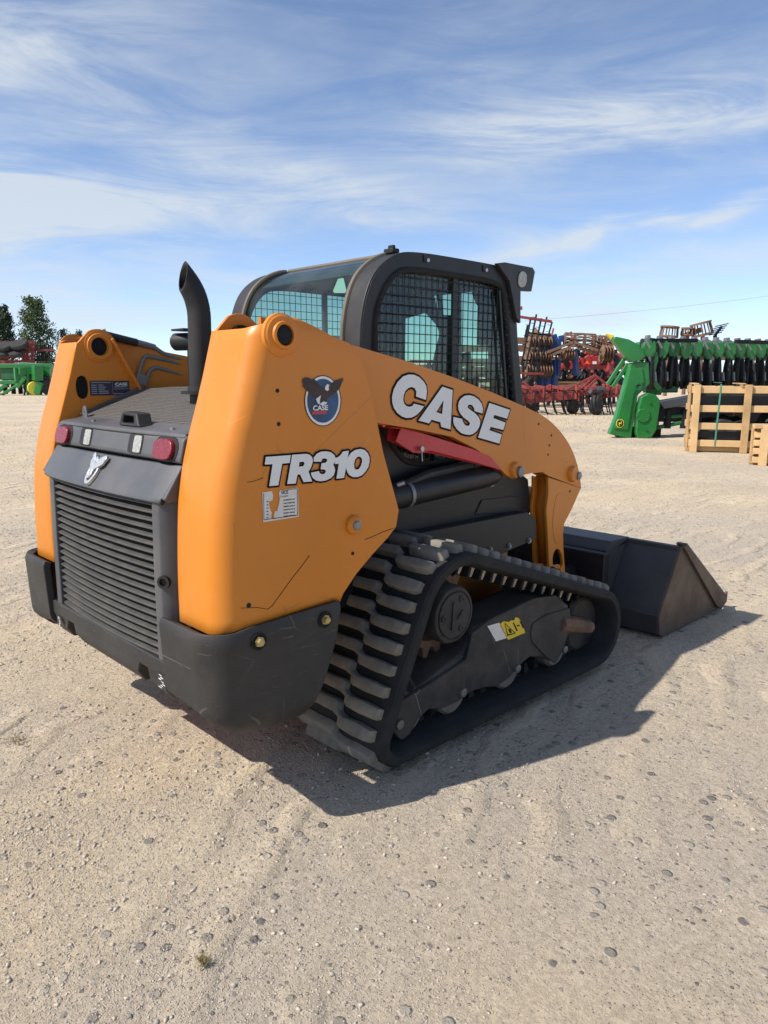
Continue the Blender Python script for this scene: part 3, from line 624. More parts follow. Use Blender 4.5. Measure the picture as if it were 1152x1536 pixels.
# ---- side panels of the hull (black)
def hull_side():
    up_ = [(0.10,0.80),(0.12,1.12),(0.42,1.10),(1.30,0.99),(1.40,0.93),(1.43,0.76),(1.38,0.70),(0.2,0.70)]
    a = obj('side_panel', MB().plate([up_], fy, -0.435, -0.36), 'black_paint', TL, bevel=0.006)
    st = xz([(570,812),(640,797),(789,768),(803,777),(803,808),(749,832),(690,858),(600,880)], -0.50)
    b = obj('step_panel', MB().plate([st], fy, -0.505, -0.425), 'black_paint', TL, bevel=0.008)
    pr = xz([(712,772),(722,750),(770,744),(782,752),(778,768)], -0.437)
    obj('raised_panel', MB().plate([pr], fy, -0.441, -0.43), 'black_paint', a, bevel=0.003)
    for px, py in ((735,824),(763,819),(793,811),(737,726)):
        yy = -0.505 if py > 800 else -0.437
        c = PY(px, py, yy); obj('panel_bolt', MB().lathe((c.x,yy,c.z),(0,-1,0),[(0,0.015),(0.004,0.015),(0.004,0.010),(0.012,0.010)],8), 'dull_steel', b)
    obj('side_panel', mir(MB().plate([up_], fy, -0.435, -0.36)), 'black_paint', TL, bevel=0.006)
    obj('step_panel', mir(MB().plate([st], fy, -0.505, -0.425)), 'black_paint', TL, bevel=0.008)
hull_side()
# ---- lift arms (they run slightly inward to the front)
AO = Vector((-0.05, -0.68, 0)); AD = Vector((1.80, 0.18, 0)).normalized(); AN = Vector((AD.y, -AD.x, 0))   # AN points outward (right)
def PA(px, py, off=0.0):
    p = hit(px, py, AN, AO.dot(AN)+off); return ((p-AO).dot(AD), p.z)
def fa(u, v, t): return tuple(AO+AD*u+AN*t+Vector((0,0,v)))
def A(pts, off=0.0): return [PA(a, b, off) for a, b in pts]
arm_top = [(412,474),(440,478),(470,490),(500,507),(517,514),(611,542),(680,566),(739,589),(785,609),(820,626),(843,649),(858,673),(868,702),(872,732)]
arm_bot = [(823,714),(814,708),(796,710),(778,714),(769,718),(760,713),(747,700),(737,690),(713,673),(678,655),(620,643),(563,634),(500,622),(440,560),(415,530)]
arm_top = arm_top[:8]+smoothpoly(arm_top[8:], 2, closed=False)
outer = A(arm_top)+A(arm_bot)
AR = obj('lift_arm', MB().plate([outer], fa, 0.0, -0.014), 'orange_paint', TL, bevel=0.003)
AL = obj('lift_arm', mir(MB().plate([outer], fa, 0.0, -0.014)), 'orange_paint', TL, bevel=0.003)
inner = A(arm_top)+A(arm_bot)
obj('arm_inner_plate', MB().plate([inner], fa, -0.066, -0.080), 'orange_paint', AR); obj('arm_inner_plate', mir(MB().plate([inner], fa, -0.066, -0.080)), 'orange_paint', AL)
tp = A(arm_top[3:]); bt = A(arm_bot[:-2])
def edge_strip(pts, inset):
    vs = []; 
    for (u, v) in pts: vs += [fa(u, v, -0.010), fa(u, v, -0.070)]
    return MB().add(vs, [(2*i, 2*i+1, 2*i+3, 2*i+2) for i in range(len(pts)-1)])
ins = [(u, v-0.012) for u, v in tp]; inb = [(u, v+0.012) for u, v in bt]
for sg, par in ((1, AR), (-1, AL)):
    m1, m2 = edge_strip(ins, 0), edge_strip(inb, 0)
    if sg < 0: m1, m2 = mir(m1), mir(m2)
    obj('arm_top_web', m1, 'orange_paint', par, solid=0.008); obj('arm_bottom_web', m2, 'orange_paint', par, solid=0.008)
leg = A([(872,732),(858,764),(847,785),(845,800),(846,830),(848,858)])+[(1.93,0.30),(2.06,0.22),(2.06,0.12),(1.90,0.10),(1.74,0.26),(1.66,0.46)]+A([(824,850),(822,800),(820,764),(823,741),(823,716)])
lu = lambda p: p
slot = smoothpoly(A([(830,853),(829,836),(833,824),(839,823),(844,834),(845,853)]), 2)
LG = obj('arm_leg', MB().plate([leg, slot], fa, -0.001, -0.016), 'orange_paint', AR, bevel=0.003)
obj('leg_rib', MB().plate([offset(leg, -0.0), ], fa, -0.085, -0.100), 'orange_paint', AR, bevel=0.003)
recp = A([(834,742),(843,738),(860,748),(852,768),(840,788),(838,812),(834,818),(829,800),(829,775)])
obj('leg_pressing', MB().plate([smoothpoly(recp,1)], fa, 0.0015, -0.005), 'orange_paint', LG, bevel=0.002)
back = A([(823,716),(823,741),(820,764),(822,800),(824,850)])
vs = []
for (u, v) in back: vs += [fa(u+0.035, v, -0.012), fa(u+0.035, v, -0.09)]
obj('leg_web', MB().add(vs, [(2*i,2*i+1,2*i+3,2*i+2) for i in range(len(back)-1)]), 'orange_paint', AR, solid=0.01)
# inner, rearward plate of the leg seen past the outer one
ib = A([(800,712),(806,735),(800,752),(804,775),(803,800),(801,858),(830,858),(830,712)], -0.105)
obj('leg_inner_plate', MB().plate([smoothpoly(ib,1)], fa, -0.10, -0.115), 'orange_paint', AR, bevel=0.003)
for par, f_ in ((AL, mir),):
    obj('arm_leg', f_(MB().plate([leg], fa, -0.001, -0.100)), 'orange_paint', AL, bevel=0.004)
def abolt(px, py, prof, m, par=AR, n=24):
    u, v = PA(px, py); return obj('arm_pin' if m != 'orange_paint' else 'arm_boss', MB().lathe(fa(u, v, 0), AN, prof, n), m, par)
abolt(771,705,[(-0.005,0.040),(0.012,0.038),(0.018,0.033)],'orange_paint'); abolt(774,707,[(0.01,0.026),(0.030,0.026),(0.034,0.020),(0.034,0.015)],'dull_steel')
abolt(857,711,[(-0.005,0.044),(0.015,0.042),(0.022,0.036),(0.024,0.028)],'orange_paint'); abolt(862,713,[(0.02,0.022),(0.030,0.022),(0.034,0.016)],'dull_steel')
for a, b in ((808,636),(827,653),(824,668),(822,682),(855,737)):
    u, v = PA(a, b); obj('bolt_hole', MB().cyl(fa(u,v,0.0015), fa(u,v,-0.004), 0.006, 10), 'deep_black', AR)
obj('cross_tube', MB().cyl((1.72,-0.45,0.78),(1.72,0.45,0.78),0.06,20), 'orange_paint', TL)
obj('coupler', MB().box((1.98,-0.56,0.12),(2.04,0.56,0.46)).box((1.84,-0.38,0.10),(2.0,-0.33,0.36)).box((1.84,0.33,0.10),(2.0,0.38,0.36)), 'black_paint', TL, bevel=0.006)
# ---- red arm-lock brace, lift cylinder, hoses
BR = xz([(600,641),(634,650),(707,673),(734,685),(753,706),(713,694),(645,676),(638,677),(630,680),(618,679),(592,662)], -0.60)
BRo = obj('arm_lock_brace', MB().plate([BR], fy, -0.606, -0.600), 'red_paint', TL, bevel=0.002)
b2 = xz([(585,640),(600,641),(634,650),(707,673),(734,685),(753,706)], -0.60)
vs = []
for x, z in b2: vs += [(x, -0.603, z), (x, -0.535, z+0.004)]
obj('brace_top', MB().add(vs, [(2*i,2*i+1,2*i+3,2*i+2) for i in range(len(b2)-1)]), 'red_paint', BRo, solid=0.006)
b3 = xz([(582,643),(596,640),(634,650),(707,673),(734,685),(753,706),(713,696),(645,680),(616,677),(580,660)], -0.54)
obj('brace_far_side', MB().plate([b3], fy, -0.545, -0.539), 'red_paint', BRo)
c = PY(629, 673, -0.608); obj('brace_pin', MB().cyl((c.x,-0.625,c.z),(c.x,-0.535,c.z),0.007,10).cyl((c.x,-0.62,c.z),(c.x+0.002,-0.622,c.z-0.05),0.003,6).lathe((c.x,-0.622,c.z),(0,-1,0),[(-0.004,0.011),(0.004,0.011)],10), 'steel', BRo)
q0 = PY(560, 752, -0.51); q1 = PY(738, 711, -0.51); q2 = PY(766, 704, -0.515)
both('cylinder_barrel', MB().tube([q0, q0.lerp(q1,0.93), q1, q1.lerp(q2,0.35)], [0.056,0.056,0.050,0.030], 20), 'black_paint')
both('cylinder_rod', MB().cyl(q1, q2, 0.026, 14), 'dull_steel')
qq = q0.lerp(q1, 0.235); dq = (q1-q0).normalized()
both('cylinder_clamp', MB().lathe(qq, dq, [(-0.009,0.052),(-0.009,0.060),(0.009,0.060),(0.009,0.052)], 22), 'dull_steel')
h0 = PY(596, 728, -0.60); h1 = PY(607, 724, -0.62); obj('grease_pipe', MB().cyl(h0, h1, 0.009, 10), 'steel', TL)
hose = [PY(a, b, -0.52) for a, b in ((590,735),(640,712),(690,700),(708,696),(716,694))]
obj('hydraulic_hose', MB().tube(hose, 0.020, 10), 'hose_black', TL); obj('hose_end', MB().cyl(PY(707,696,-0.52), PY(719,693,-0.52), 0.024, 12), 'pipe_black', TL)
# ---- cab
CP = [(0.215,1.02),(0.222,1.36),(0.226,1.615),(0.236,1.69),(0.252,1.752),(0.280,1.818),(0.32,1.868),(0.374,1.908),(0.425,1.932),(0.479,1.948),(0.60,1.955),(0.80,1.955),(1.05,1.953),(1.17,1.948),(1.205,1.90)]
def shell(y0, y1, pts, th):
    vs = []; n = len(pts)
    for i, (x, z) in enumerate(pts):
        a = Vector(pts[min(i+1,n-1)])-Vector(pts[max(i-1,0)]); nn = Vector((a.y,-a.x)).normalized()*th
        vs += [(x,y0,z),(x,y1,z),(x+nn.x,y1,z+nn.y),(x+nn.x,y0,z+nn.y)]
    fs = [(4*i+j, 4*i+(j+1)%4, 4*i+4+(j+1)%4, 4*i+4+j) for i in range(n-1) for j in range(4)]+[(0,1,2,3),(4*n-4,4*n-3,4*n-2,4*n-1)]
    return MB().add(vs, fs)
def refine(pts, k=3):
    P = smoothpoly(pts, k, closed=False); return P
CPs = refine(CP, 2)
CB = obj('cab_frame', shell(-0.452,-0.345,CPs,0.02), 'cab_grey', TL, bevel=0.012, seg=3)
obj('cab_frame', shell(0.375,0.490,CPs,0.02), 'cab_grey', TL, bevel=0.012, seg=3)
rf = [p for p in CPs if p[0] > 0.50]
obj('roof', shell(-0.36,0.39,[(x,z-0.004) for x, z in rf],0.02), 'cab_grey', CB)
gl = [p for p in CPs if p[0] <= 0.52]
def sheet(pts, y0, y1, d=0.0):
    vs = []
    for x, z in pts: vs += [(x+d,y0,z-d),(x+d,y1,z-d)]
    return MB().add(vs, [(2*i,2*i+1,2*i+3,2*i+2) for i in range(len(pts)-1)])
obj('rear_window', sheet(gl, -0.352, 0.382, 0.006), 'cab_glass', CB, smooth=60)
for yy in (-0.350, 0.380): obj('window_seal', MB().tube([(x-0.002,yy,z) for x, z in gl], 0.011, 8), 'seal_brown', CB)
obj('window_seal', MB().tube([(0.515,-0.35,1.952),(0.515,0.38,1.952)], 0.010, 8), 'seal_brown', CB)
# on the rear glass: pale patch painted for bright sky through a headliner gap, wiper-like scratch, roof clip
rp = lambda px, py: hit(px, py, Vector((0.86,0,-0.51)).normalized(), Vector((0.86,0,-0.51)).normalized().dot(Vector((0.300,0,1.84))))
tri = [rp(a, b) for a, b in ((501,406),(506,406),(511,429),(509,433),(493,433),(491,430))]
obj('sky_gap_patch', MB().add([p+Vector((0.03,0,-0.015)) for p in tri], [(0,1,2,3,4,5)]), 'sky_gap_pale', CB)
obj('roof_clip', MB().box((0.455,-0.40,1.945),(0.495,-0.345,1.966)).box((0.465,-0.39,1.955),(0.483,-0.36,1.980)), 'pipe_black', CB, bevel=0.004)
# side frames with the window opening
WIN = [(0.300,1.30),(0.298,1.567),(0.306,1.695),(0.345,1.784),(0.407,1.853),(0.479,1.882),(0.805,1.880),(1.075,1.876),(1.125,1.835),(1.225,1.337),(1.255,1.15),(1.19,1.085),(0.875,1.073),(0.522,1.077),(0.441,1.12),(0.370,1.207)]
WINs = smoothpoly(WIN, 2)
FR = [(0.235,1.00)]+[(x+0.006, z-0.004) for x, z in CP[1:-1]]+[(1.19,1.92),(1.20,1.83),(1.30,1.337),(1.345,1.10),(1.33,1.00)]
FRs = FR
for sg in (-1, 1):
    f_ = (lambda m: m) if sg < 0 else mir
    SF = obj('side_frame', f_(MB().plate([FRs, WINs], fy, -0.456, -0.430)), 'black_paint', TL, bevel=0.004)
    obj('window_gasket', f_(MB().tube([(x,-0.457,z) for x, z in WINs], 0.012, 8, closed=True)), 'rubber', SF)
    obj('side_window', f_(MB().flat([offset(WINs, 0.004)], lambda u, v: (u, -0.437, v))), 'cab_glass', SF)
    obj('window_bar', f_(MB().box((0.772,-0.452,1.08),(0.800,-0.440,1.88))), 'black_paint', SF)
    w = MB()
    Wp = [Vector(p) for p in WINs]
    def spans(val, ax):
        xs = []
        for a, b in zip(Wp, Wp[1:]+Wp[:1]):
            if (a[ax]-val)*(b[ax]-val) < 0: xs.append(a[1-ax]+(b[1-ax]-a[1-ax])*(val-a[ax])/(b[ax]-a[ax]))
        xs.sort(); return list(zip(xs[::2], xs[1::2]))
    k = 0.325
    while k < 1.26:
        for a, b in spans(k, 0): w.cyl((k,-0.449,a),(k,-0.449,b),0.0019,5)
        k += 0.0345
    k = 1.10
    while k < 1.88:
        for a, b in spans(k, 1): w.cyl((a,-0.4525,k),(b,-0.4525,k),0.0019,5)
        k += 0.0375
    g = obj('guard_mesh', f_(w), 'black_paint', SF); g['kind'] = 'stuff'
    # slotted strip in front of the mesh
    ft = MB()
    for i in range(20):
        z = 1.14+i*0.036; xa = 1.205-(z-1.337)*0.20; ft.beam((xa,-0.4595,z),(xa+0.052,-0.4595,z-0.006),0.005,0.007)
    ft.beam((1.262,-0.459,1.08),(1.128,-0.459,1.84),0.006,0.012); ft.beam((1.205,-0.459,1.08),(1.085,-0.459,1.84),0.006,0.012)
    obj('front_guard', f_(ft), 'black_paint', SF)
    for x, z in ((0.60,1.925),(0.985,1.922)):
        obj('roof_bolt', f_(MB().lathe((x,-0.456,z),(0,-1,0),[(0,0.009),(0.008,0.009),(0.010,0.006)],10)), 'steel', SF)
        obj('bolt_tab', f_(MB().box((x-0.022,-0.462,z-0.008),(x-0.002,-0.455,z+0.022))), 'black_paint', SF, bevel=0.002)
    # front work lamp on its bracket
    lb = xz([(741,396),(757,396),(797,404),(794,437),(776,433),(752,398)], -0.47)
    WL = obj('lamp_bracket', f_(MB().plate([[(1.04,1.955),(1.10,1.965),(1.315,1.962),(1.335,1.945),(1.312,1.852),(1.225,1.848),(1.232,1.70),(1.20,1.72),(1.135,1.885)]], fy, -0.478, -0.458)), 'cab_grey', TL, bevel=0.003)
    obj('lamp_body', f_(MB().plate([[(1.16,1.955),(1.315,1.955),(1.328,1.94),(1.308,1.858),(1.19,1.862)]], fy, -0.470, -0.33)), 'pipe_black', WL, bevel=0.01)
    c = PY(782, 419, -0.479); obj('lamp_lens', f_(MB().plate([smoothpoly([(c.x-0.030,c.z-0.038),(c.x+0.034,c.z-0.034),(c.x+0.042,c.z+0.034),(c.x-0.022,c.z+0.038)],2)], fy, -0.478, -0.484)), 'lens_clear', WL, bevel=0.002)
# cab inside
IN = obj('cab_floor', MB().box((0.25,-0.42,0.98),(1.30,0.42,1.02)), 'seat_grey', TL)
obj('headliner', MB().plate([[(0.34,1.86),(0.45,1.920),(1.16,1.925),(1.16,1.885),(0.55,1.890),(0.42,1.87)]], fy, -0.40, 0.40), 'seat_grey', TL, bevel=0.01)
st = obj('seat', MB().plate([smoothpoly([(0.52,1.16),(0.98,1.18),(1.0,1.26),(0.60,1.27),(0.53,1.50),(0.51,1.63),(0.43,1.63),(0.40,1.50),(0.45,1.24)],1)], fy, -0.23, 0.23), 'seat_grey', TL, bevel=0.03, seg=3)
obj('seat_base', MB().box((0.48,-0.22,1.02),(0.92,0.22,1.17)), 'pipe_black', st)
for sg in (-1, 1):
    obj('arm_pod', MB().plate([smoothpoly([(0.55,1.30),(1.02,1.34),(1.10,1.42),(1.02,1.44),(0.58,1.38)],1)], fy, 0.27*sg, 0.36*sg), 'pipe_black', st, bevel=0.015)
    obj('joystick', MB().tube([(1.04,0.315*sg,1.42),(1.05,0.315*sg,1.50),(1.03,0.31*sg,1.56)],[0.018,0.014,0.026],10), 'pipe_black', st)
    obj('front_post', MB().beam((1.185,0.425*sg,1.93),(1.315,0.425*sg,1.02),0.05,0.05), 'black_paint', TL, bevel=0.006)
obj('front_header', MB().box((1.14,-0.40,1.86),(1.19,0.40,1.945)), 'black_paint', TL, bevel=0.006)
dX = lambda pts: [(p.y, p.z) for p in (PX(a, b, 1.235) for a, b in pts)]
door_out = [(-0.41,1.04),(0.41,1.04),(0.41,1.90),(-0.41,1.90)]
FD = obj('front_door', MB().plate([door_out, dX([(607,478),(638,469),(655,488),(660,500),(652,530),(646,560),(641,640),(605,640),(606,540)]), dX([(650,443),(683,440),(684,473),(657,472)]), dX([(691,437),(707,437),(714,455),(725,470),(732,520),(738,640),(691,640)])], lambda u, v, t: (t-(v-1.4)*0.0, u, v), 1.230, 1.245), 'seat_grey', TL, bevel=0.004)
obj('door_glass', MB().flat([door_out], lambda u, v: (1.25, u, v)), 'cab_glass', FD)
obj('dash_panel', MB().box((1.12,-0.40,1.60),(1.16,-0.30,1.86)), 'pipe_black', TL, bevel=0.01)
obj('door_bar', MB().beam((1.24,-0.02,1.02),(1.16,-0.02,1.9),0.02,0.02), 'pipe_black', TL)
obj('cab_back_wall', MB().box((0.24,-0.36,1.02),(0.26,0.36,1.33)), 'seat_grey', TL)
# ---- exhaust and air pre-cleaner
e0 = PY(302, 590, -0.12); e1 = PY(295, 450, -0.12)
ctr = [(e0.x,-0.12,1.34),(e0.x,-0.12,1.45),(e1.x+0.008,-0.12,e1.z-0.08),(e1.x+0.008,-0.118,e1.z-0.03),(e1.x-0.006,-0.112,e1.z+0.03),(e1.x-0.040,-0.100,e1.z+0.085),(e1.x-0.105,-0.078,e1.z+0.165)]
P_d = Vector((-0.065,0.022,0.080)).normalized()
ctr = refine(ctr, 2); nE = len(ctr)
ex = MB(); P = [Vector(p) for p in ctr]; n = 28; nm = Vector((-0.97,0.18,0.22)).normalized(); pm = Vector((e1.x-0.040,-0.100,e1.z+0.085)); rings = []
for r_ in (0.043, 0.038):
    for i, p in enumerate(P):
        d = (P[min(i+1,nE-1)]-P[max(i-1,0)]).normalized(); a = Vector((0,1,0)); a = (a-d*a.dot(d)).normalized(); b = d.cross(a)
        rg = []
        for j in range(n):
            q = p+(a*math.cos(2*math.pi*j/n)+b*math.sin(2*math.pi*j/n))*r_; h_ = (q-pm).dot(nm)
            if (h_ > 0 and i > nE//2) or i == nE-1: q = q - P_d*(h_/P_d.dot(nm))
            rg.append(q)
        rings.append(rg)
order = rings[:nE]+rings[nE:][::-1]; vs = [v for r_ in order for v in r_]
fs = [(i*n+j, i*n+(j+1)%n, (i+1)*n+(j+1)%n, (i+1)*n+j) for i in range(len(order)-1) for j in range(n)]
EXo = obj('exhaust_pipe', ex.add(vs, fs), 'pipe_black', TL, smooth=60)
obj('exhaust_flange', MB().lathe((e0.x,-0.12,1.385),(0,0,1),[(0,0.075),(0.012,0.075),(0.012,0.05),(0.03,0.048)],20), 'pipe_black', EXo)
c = PX(262, 513, -0.18)
PC = obj('air_cleaner', MB().lathe((-0.18,c.y,c.z),(0.35,-1,0),[(0,0.030),(0.008,0.036),(0.30,0.036),(0.31,0.03)],22), 'pipe_black', TL)
obj('cleaner_cap', MB().box((-0.21,c.y-0.13,c.z+0.042),(-0.10,c.y-0.03,c.z+0.050)), 'pipe_black', PC); obj('cleaner_stem', MB().cyl((-0.15,c.y-0.09,c.z),(-0.15,c.y-0.09,c.z-0.2),0.022,12), 'pipe_black', PC)
# ---- steel lines on the far arm
def line(name, pts, y, r, m): return obj(name, MB().tube(smoothpoly([tuple(PY(a, b, y)) for a, b in pts], 2, closed=False), r, 8), m, TL)
line('hydraulic_line', [(206,570),(214,539),(222,532),(300,556),(360,575)], 0.60, 0.009, 'pipe_grey')
line('hydraulic_line', [(217,580),(222,560),(230,551),(244,553),(300,573),(360,590)], 0.60, 0.009, 'pipe_grey')
line('hydraulic_hose', [(157,502),(185,509),(205,514)], 0.60, 0.017, 'hose_black'); line('hose_coupling', [(186,509),(215,516),(232,521)], 0.60, 0.014, 'dull_steel'); line('hydraulic_line', [(230,520),(250,534),(300,546),(350,556)], 0.60, 0.010, 'pipe_grey')
c1 = PY(203, 567, 0.595); c2 = PY(220, 573, 0.595)
obj('line_clamp', MB().beam(c1, c2, 0.035, 0.05), 'dull_steel', TL, bevel=0.004)
# ---- tracks and undercarriage
CIR = [((1.44,0.225),0.225),((0.045,0.130),0.130),((0.40,0.520),0.288)]
def hull_path(shrink):
    pts = []
    for (cx, cz), r in CIR:
        for i in range(240):
            t = 2*math.pi*i/240; pts.append((cx+(r-shrink)*math.cos(t), cz+(r-shrink)*math.sin(t)))
    pts = sorted(set(pts))
    def half(ps):
        h = []
        for p in ps:
            while len(h) > 1 and (h[-1][0]-h[-2][0])*(p[1]-h[-2][1])-(h[-1][1]-h[-2][1])*(p[0]-h[-2][0]) <= 0: h.pop()
            h.append(p)
        return h
    a, b = half(pts), half(pts[::-1]); return a[:-1]+b[:-1]
def resample(pts, n, off=0.0):
    P = [Vector(p) for p in pts]+[Vector(pts[0])]; L = [0]
    for a, b in zip(P, P[1:]): L.append(L[-1]+(b-a).length)
    out = []; 
    for i in range(n):
        s = ((i+off)/n)*L[-1]; k = max(j for j in range(len(L)-1) if L[j] <= s+1e-9); t = (s-L[k])/max(1e-9, L[k+1]-L[k]); p = P[k].lerp(P[k+1], t)
        out.append(p)
    return out, L[-1]
LUGH = 0.034; NL = 51
base = hull_path(LUGH); PB, per = resample(base, NL*6)
YI, YO = -0.404, -0.87
def belt(flip):
    n = len(PB); vs = []; fs = []
    th = 0.048
    prof = [(YO+0.010,0.004),(YO,-0.006),(YO,-0.036),(YO+0.020,-th),(-0.76,-th),(-0.745,-th-0.006),(-0.53,-th-0.006),(-0.515,-th),(YI-0.02,-th),(YI,-0.036),(YI,-0.006),(YI-0.010,0.004)]
    m = len(prof)
    for i in range(n):
        t = (PB[(i+1)%n]-PB[i-1]).normalized(); nn = Vector((t.y,-t.x))
        for y, d in prof: q = PB[i]+nn*d; vs.append((q.x, y, q.y))
    fs = [(i*m+j, i*m+(j+1)%m, ((i+1)%n)*m+(j+1)%m, ((i+1)%n)*m+j) for i in range(n) for j in range(m)]
    return MB().add(vs, fs)
# one tread lug, lying along +x (travel), y across, z outward
lug_o = [(-0.020,-0.428),(0.018,-0.430),(0.030,-0.408),(0.033,-0.330),(0.029,-0.258),(0.018,-0.240),(-0.004,-0.236),(-0.008,-0.222),(-0.013,-0.205),(-0.014,-0.110),(-0.010,-0.034),(-0.020,-0.012),(-0.058,-0.010),(-0.067,-0.030),(-0.064,-0.120),(-0.067,-0.206),(-0.058,-0.226),(-0.034,-0.230),(-0.026,-0.244),(-0.020,-0.270),(-0.024,-0.34)]
def lug_mesh():
    mb = MB(); n = len(lug_o)
    top = offset(lug_o, -0.0085)
    vs = [(x+0.013, y+0.233, -0.004) for x, y in lug_o]+[(x+0.013, y+0.233, LUGH-0.004) for x, y in offset(lug_o,-0.004)]+[(x+0.013, y+0.233, LUGH) for x, y in top]
    fs = [(i,(i+1)%n,n+(i+1)%n,n+i) for i in range(n)]+[(n+i,n+(i+1)%n,2*n+(i+1)%n,2*n+i) for i in range(n)]
    fs += [tuple(2*n+i for i in t) for t in tessellate_polygon([[Vector((x,y,0)) for x, y in top]])]
    return mb.add(vs, fs)
def build_track(sg):
    f_ = (lambda m: m) if sg < 0 else mir
    T = obj('rubber_track', f_(belt(0)), 'rubber', TL, smooth=40)
    ps, _ = resample(base, NL, 0.35)
    lm = lug_mesh() if sg < 0 else mir(lug_mesh()); first = None; dl = None
    for i in range(NL):
        t = (ps[(i+1)%NL]-ps[i-1]).normalized()
        # tangent from close neighbours
        k = min(range(len(PB)), key=lambda q: (PB[q]-ps[i]).length); t = (PB[(k+2)%len(PB)]-PB[k-2]).normalized(); nn = Vector((t.y,-t.x))
        yc = (YI+YO)/2*(-sg)
        M = Matrix(((t.x,0,nn.x,ps[i].x),(0,1,0,yc),(t.y,0,nn.y,ps[i].y),(0,0,0,1)))
        if first is None:
            me = bpy.data.meshes.new('lug'); me.from_pydata(lm.v, [], lm.f)
            bm = bmesh.new(); bm.from_mesh(me); bmesh.ops.recalc_face_normals(bm, faces=bm.faces); bm.to_mesh(me); bm.free()
            me.polygons.foreach_set('use_smooth', [True]*len(me.polygons)); me.set_sharp_from_angle(angle=math.radians(50)); me.materials.append(MAT['lug_rubber'])
            first = bpy.data.objects.new('lug', me); COL.objects.link(first); first.parent = T; first.matrix_local = Matrix.Translation(-wl(T)) @ M; WLOC[first.name] = M.translation.copy()
            dm = MB().add([(-0.022,-0.05,-0.046),(0.022,-0.05,-0.046),(0.022,0.05,-0.046),(-0.022,0.05,-0.046),(-0.009,-0.04,-0.098),(0.009,-0.04,-0.098),(0.009,0.04,-0.098),(-0.009,0.04,-0.098)], [(0,3,2,1),(4,5,6,7),(0,1,5,4),(1,2,6,5),(2,3,7,6),(3,0,4,7)])
            me2 = bpy.data.meshes.new('drive_lug'); me2.from_pydata(dm.v, [], dm.f); me2.materials.append(MAT['rubber'])
            tm = MB().add([(-0.011,-0.055,-0.050),(0.011,-0.055,-0.050),(0.011,-0.046,-0.050),(-0.011,-0.046,-0.050),(-0.006,-0.050,-0.092),(0.006,-0.050,-0.092),(0.006,-0.042,-0.092),(-0.006,-0.042,-0.092)], [(0,3,2,1),(4,5,6,7),(0,1,5,4),(1,2,6,5),(2,3,7,6),(3,0,4,7)])
            me3 = bpy.data.meshes.new('lug_tip'); me3.from_pydata(tm.v, [], tm.f); me3.materials.append(MAT['worn_tip'])
        else: inst(first, T, 'lug', M @ Matrix.Rotation(random.uniform(-0.012,0.012),4,'Z') @ Matrix.Diagonal((random.uniform(0.92,1.06),random.uniform(0.985,1.01),random.uniform(0.85,1.06),1)))
        if sg < 0 or i % 1 == 0:
            for me_, nm, dy in ((me2,'drive_lug',-0.055),(me3,'drive_lug_tip',-0.055)):
                if nm != 'drive_lug' and (sg > 0 or nn.y < 0.3): continue
                o = bpy.data.objects.new(nm, me_); COL.objects.link(o); o.parent = T
                M2 = M @ Matrix.Translation((0.043, dy*(-sg) if sg < 0 else 0, 0)); o.matrix_local = Matrix.Translation(-wl(T)) @ M2; WLOC[o.name] = M2.translation.copy()
    return T
TR_, TL_ = build_track(-1), build_track(1)
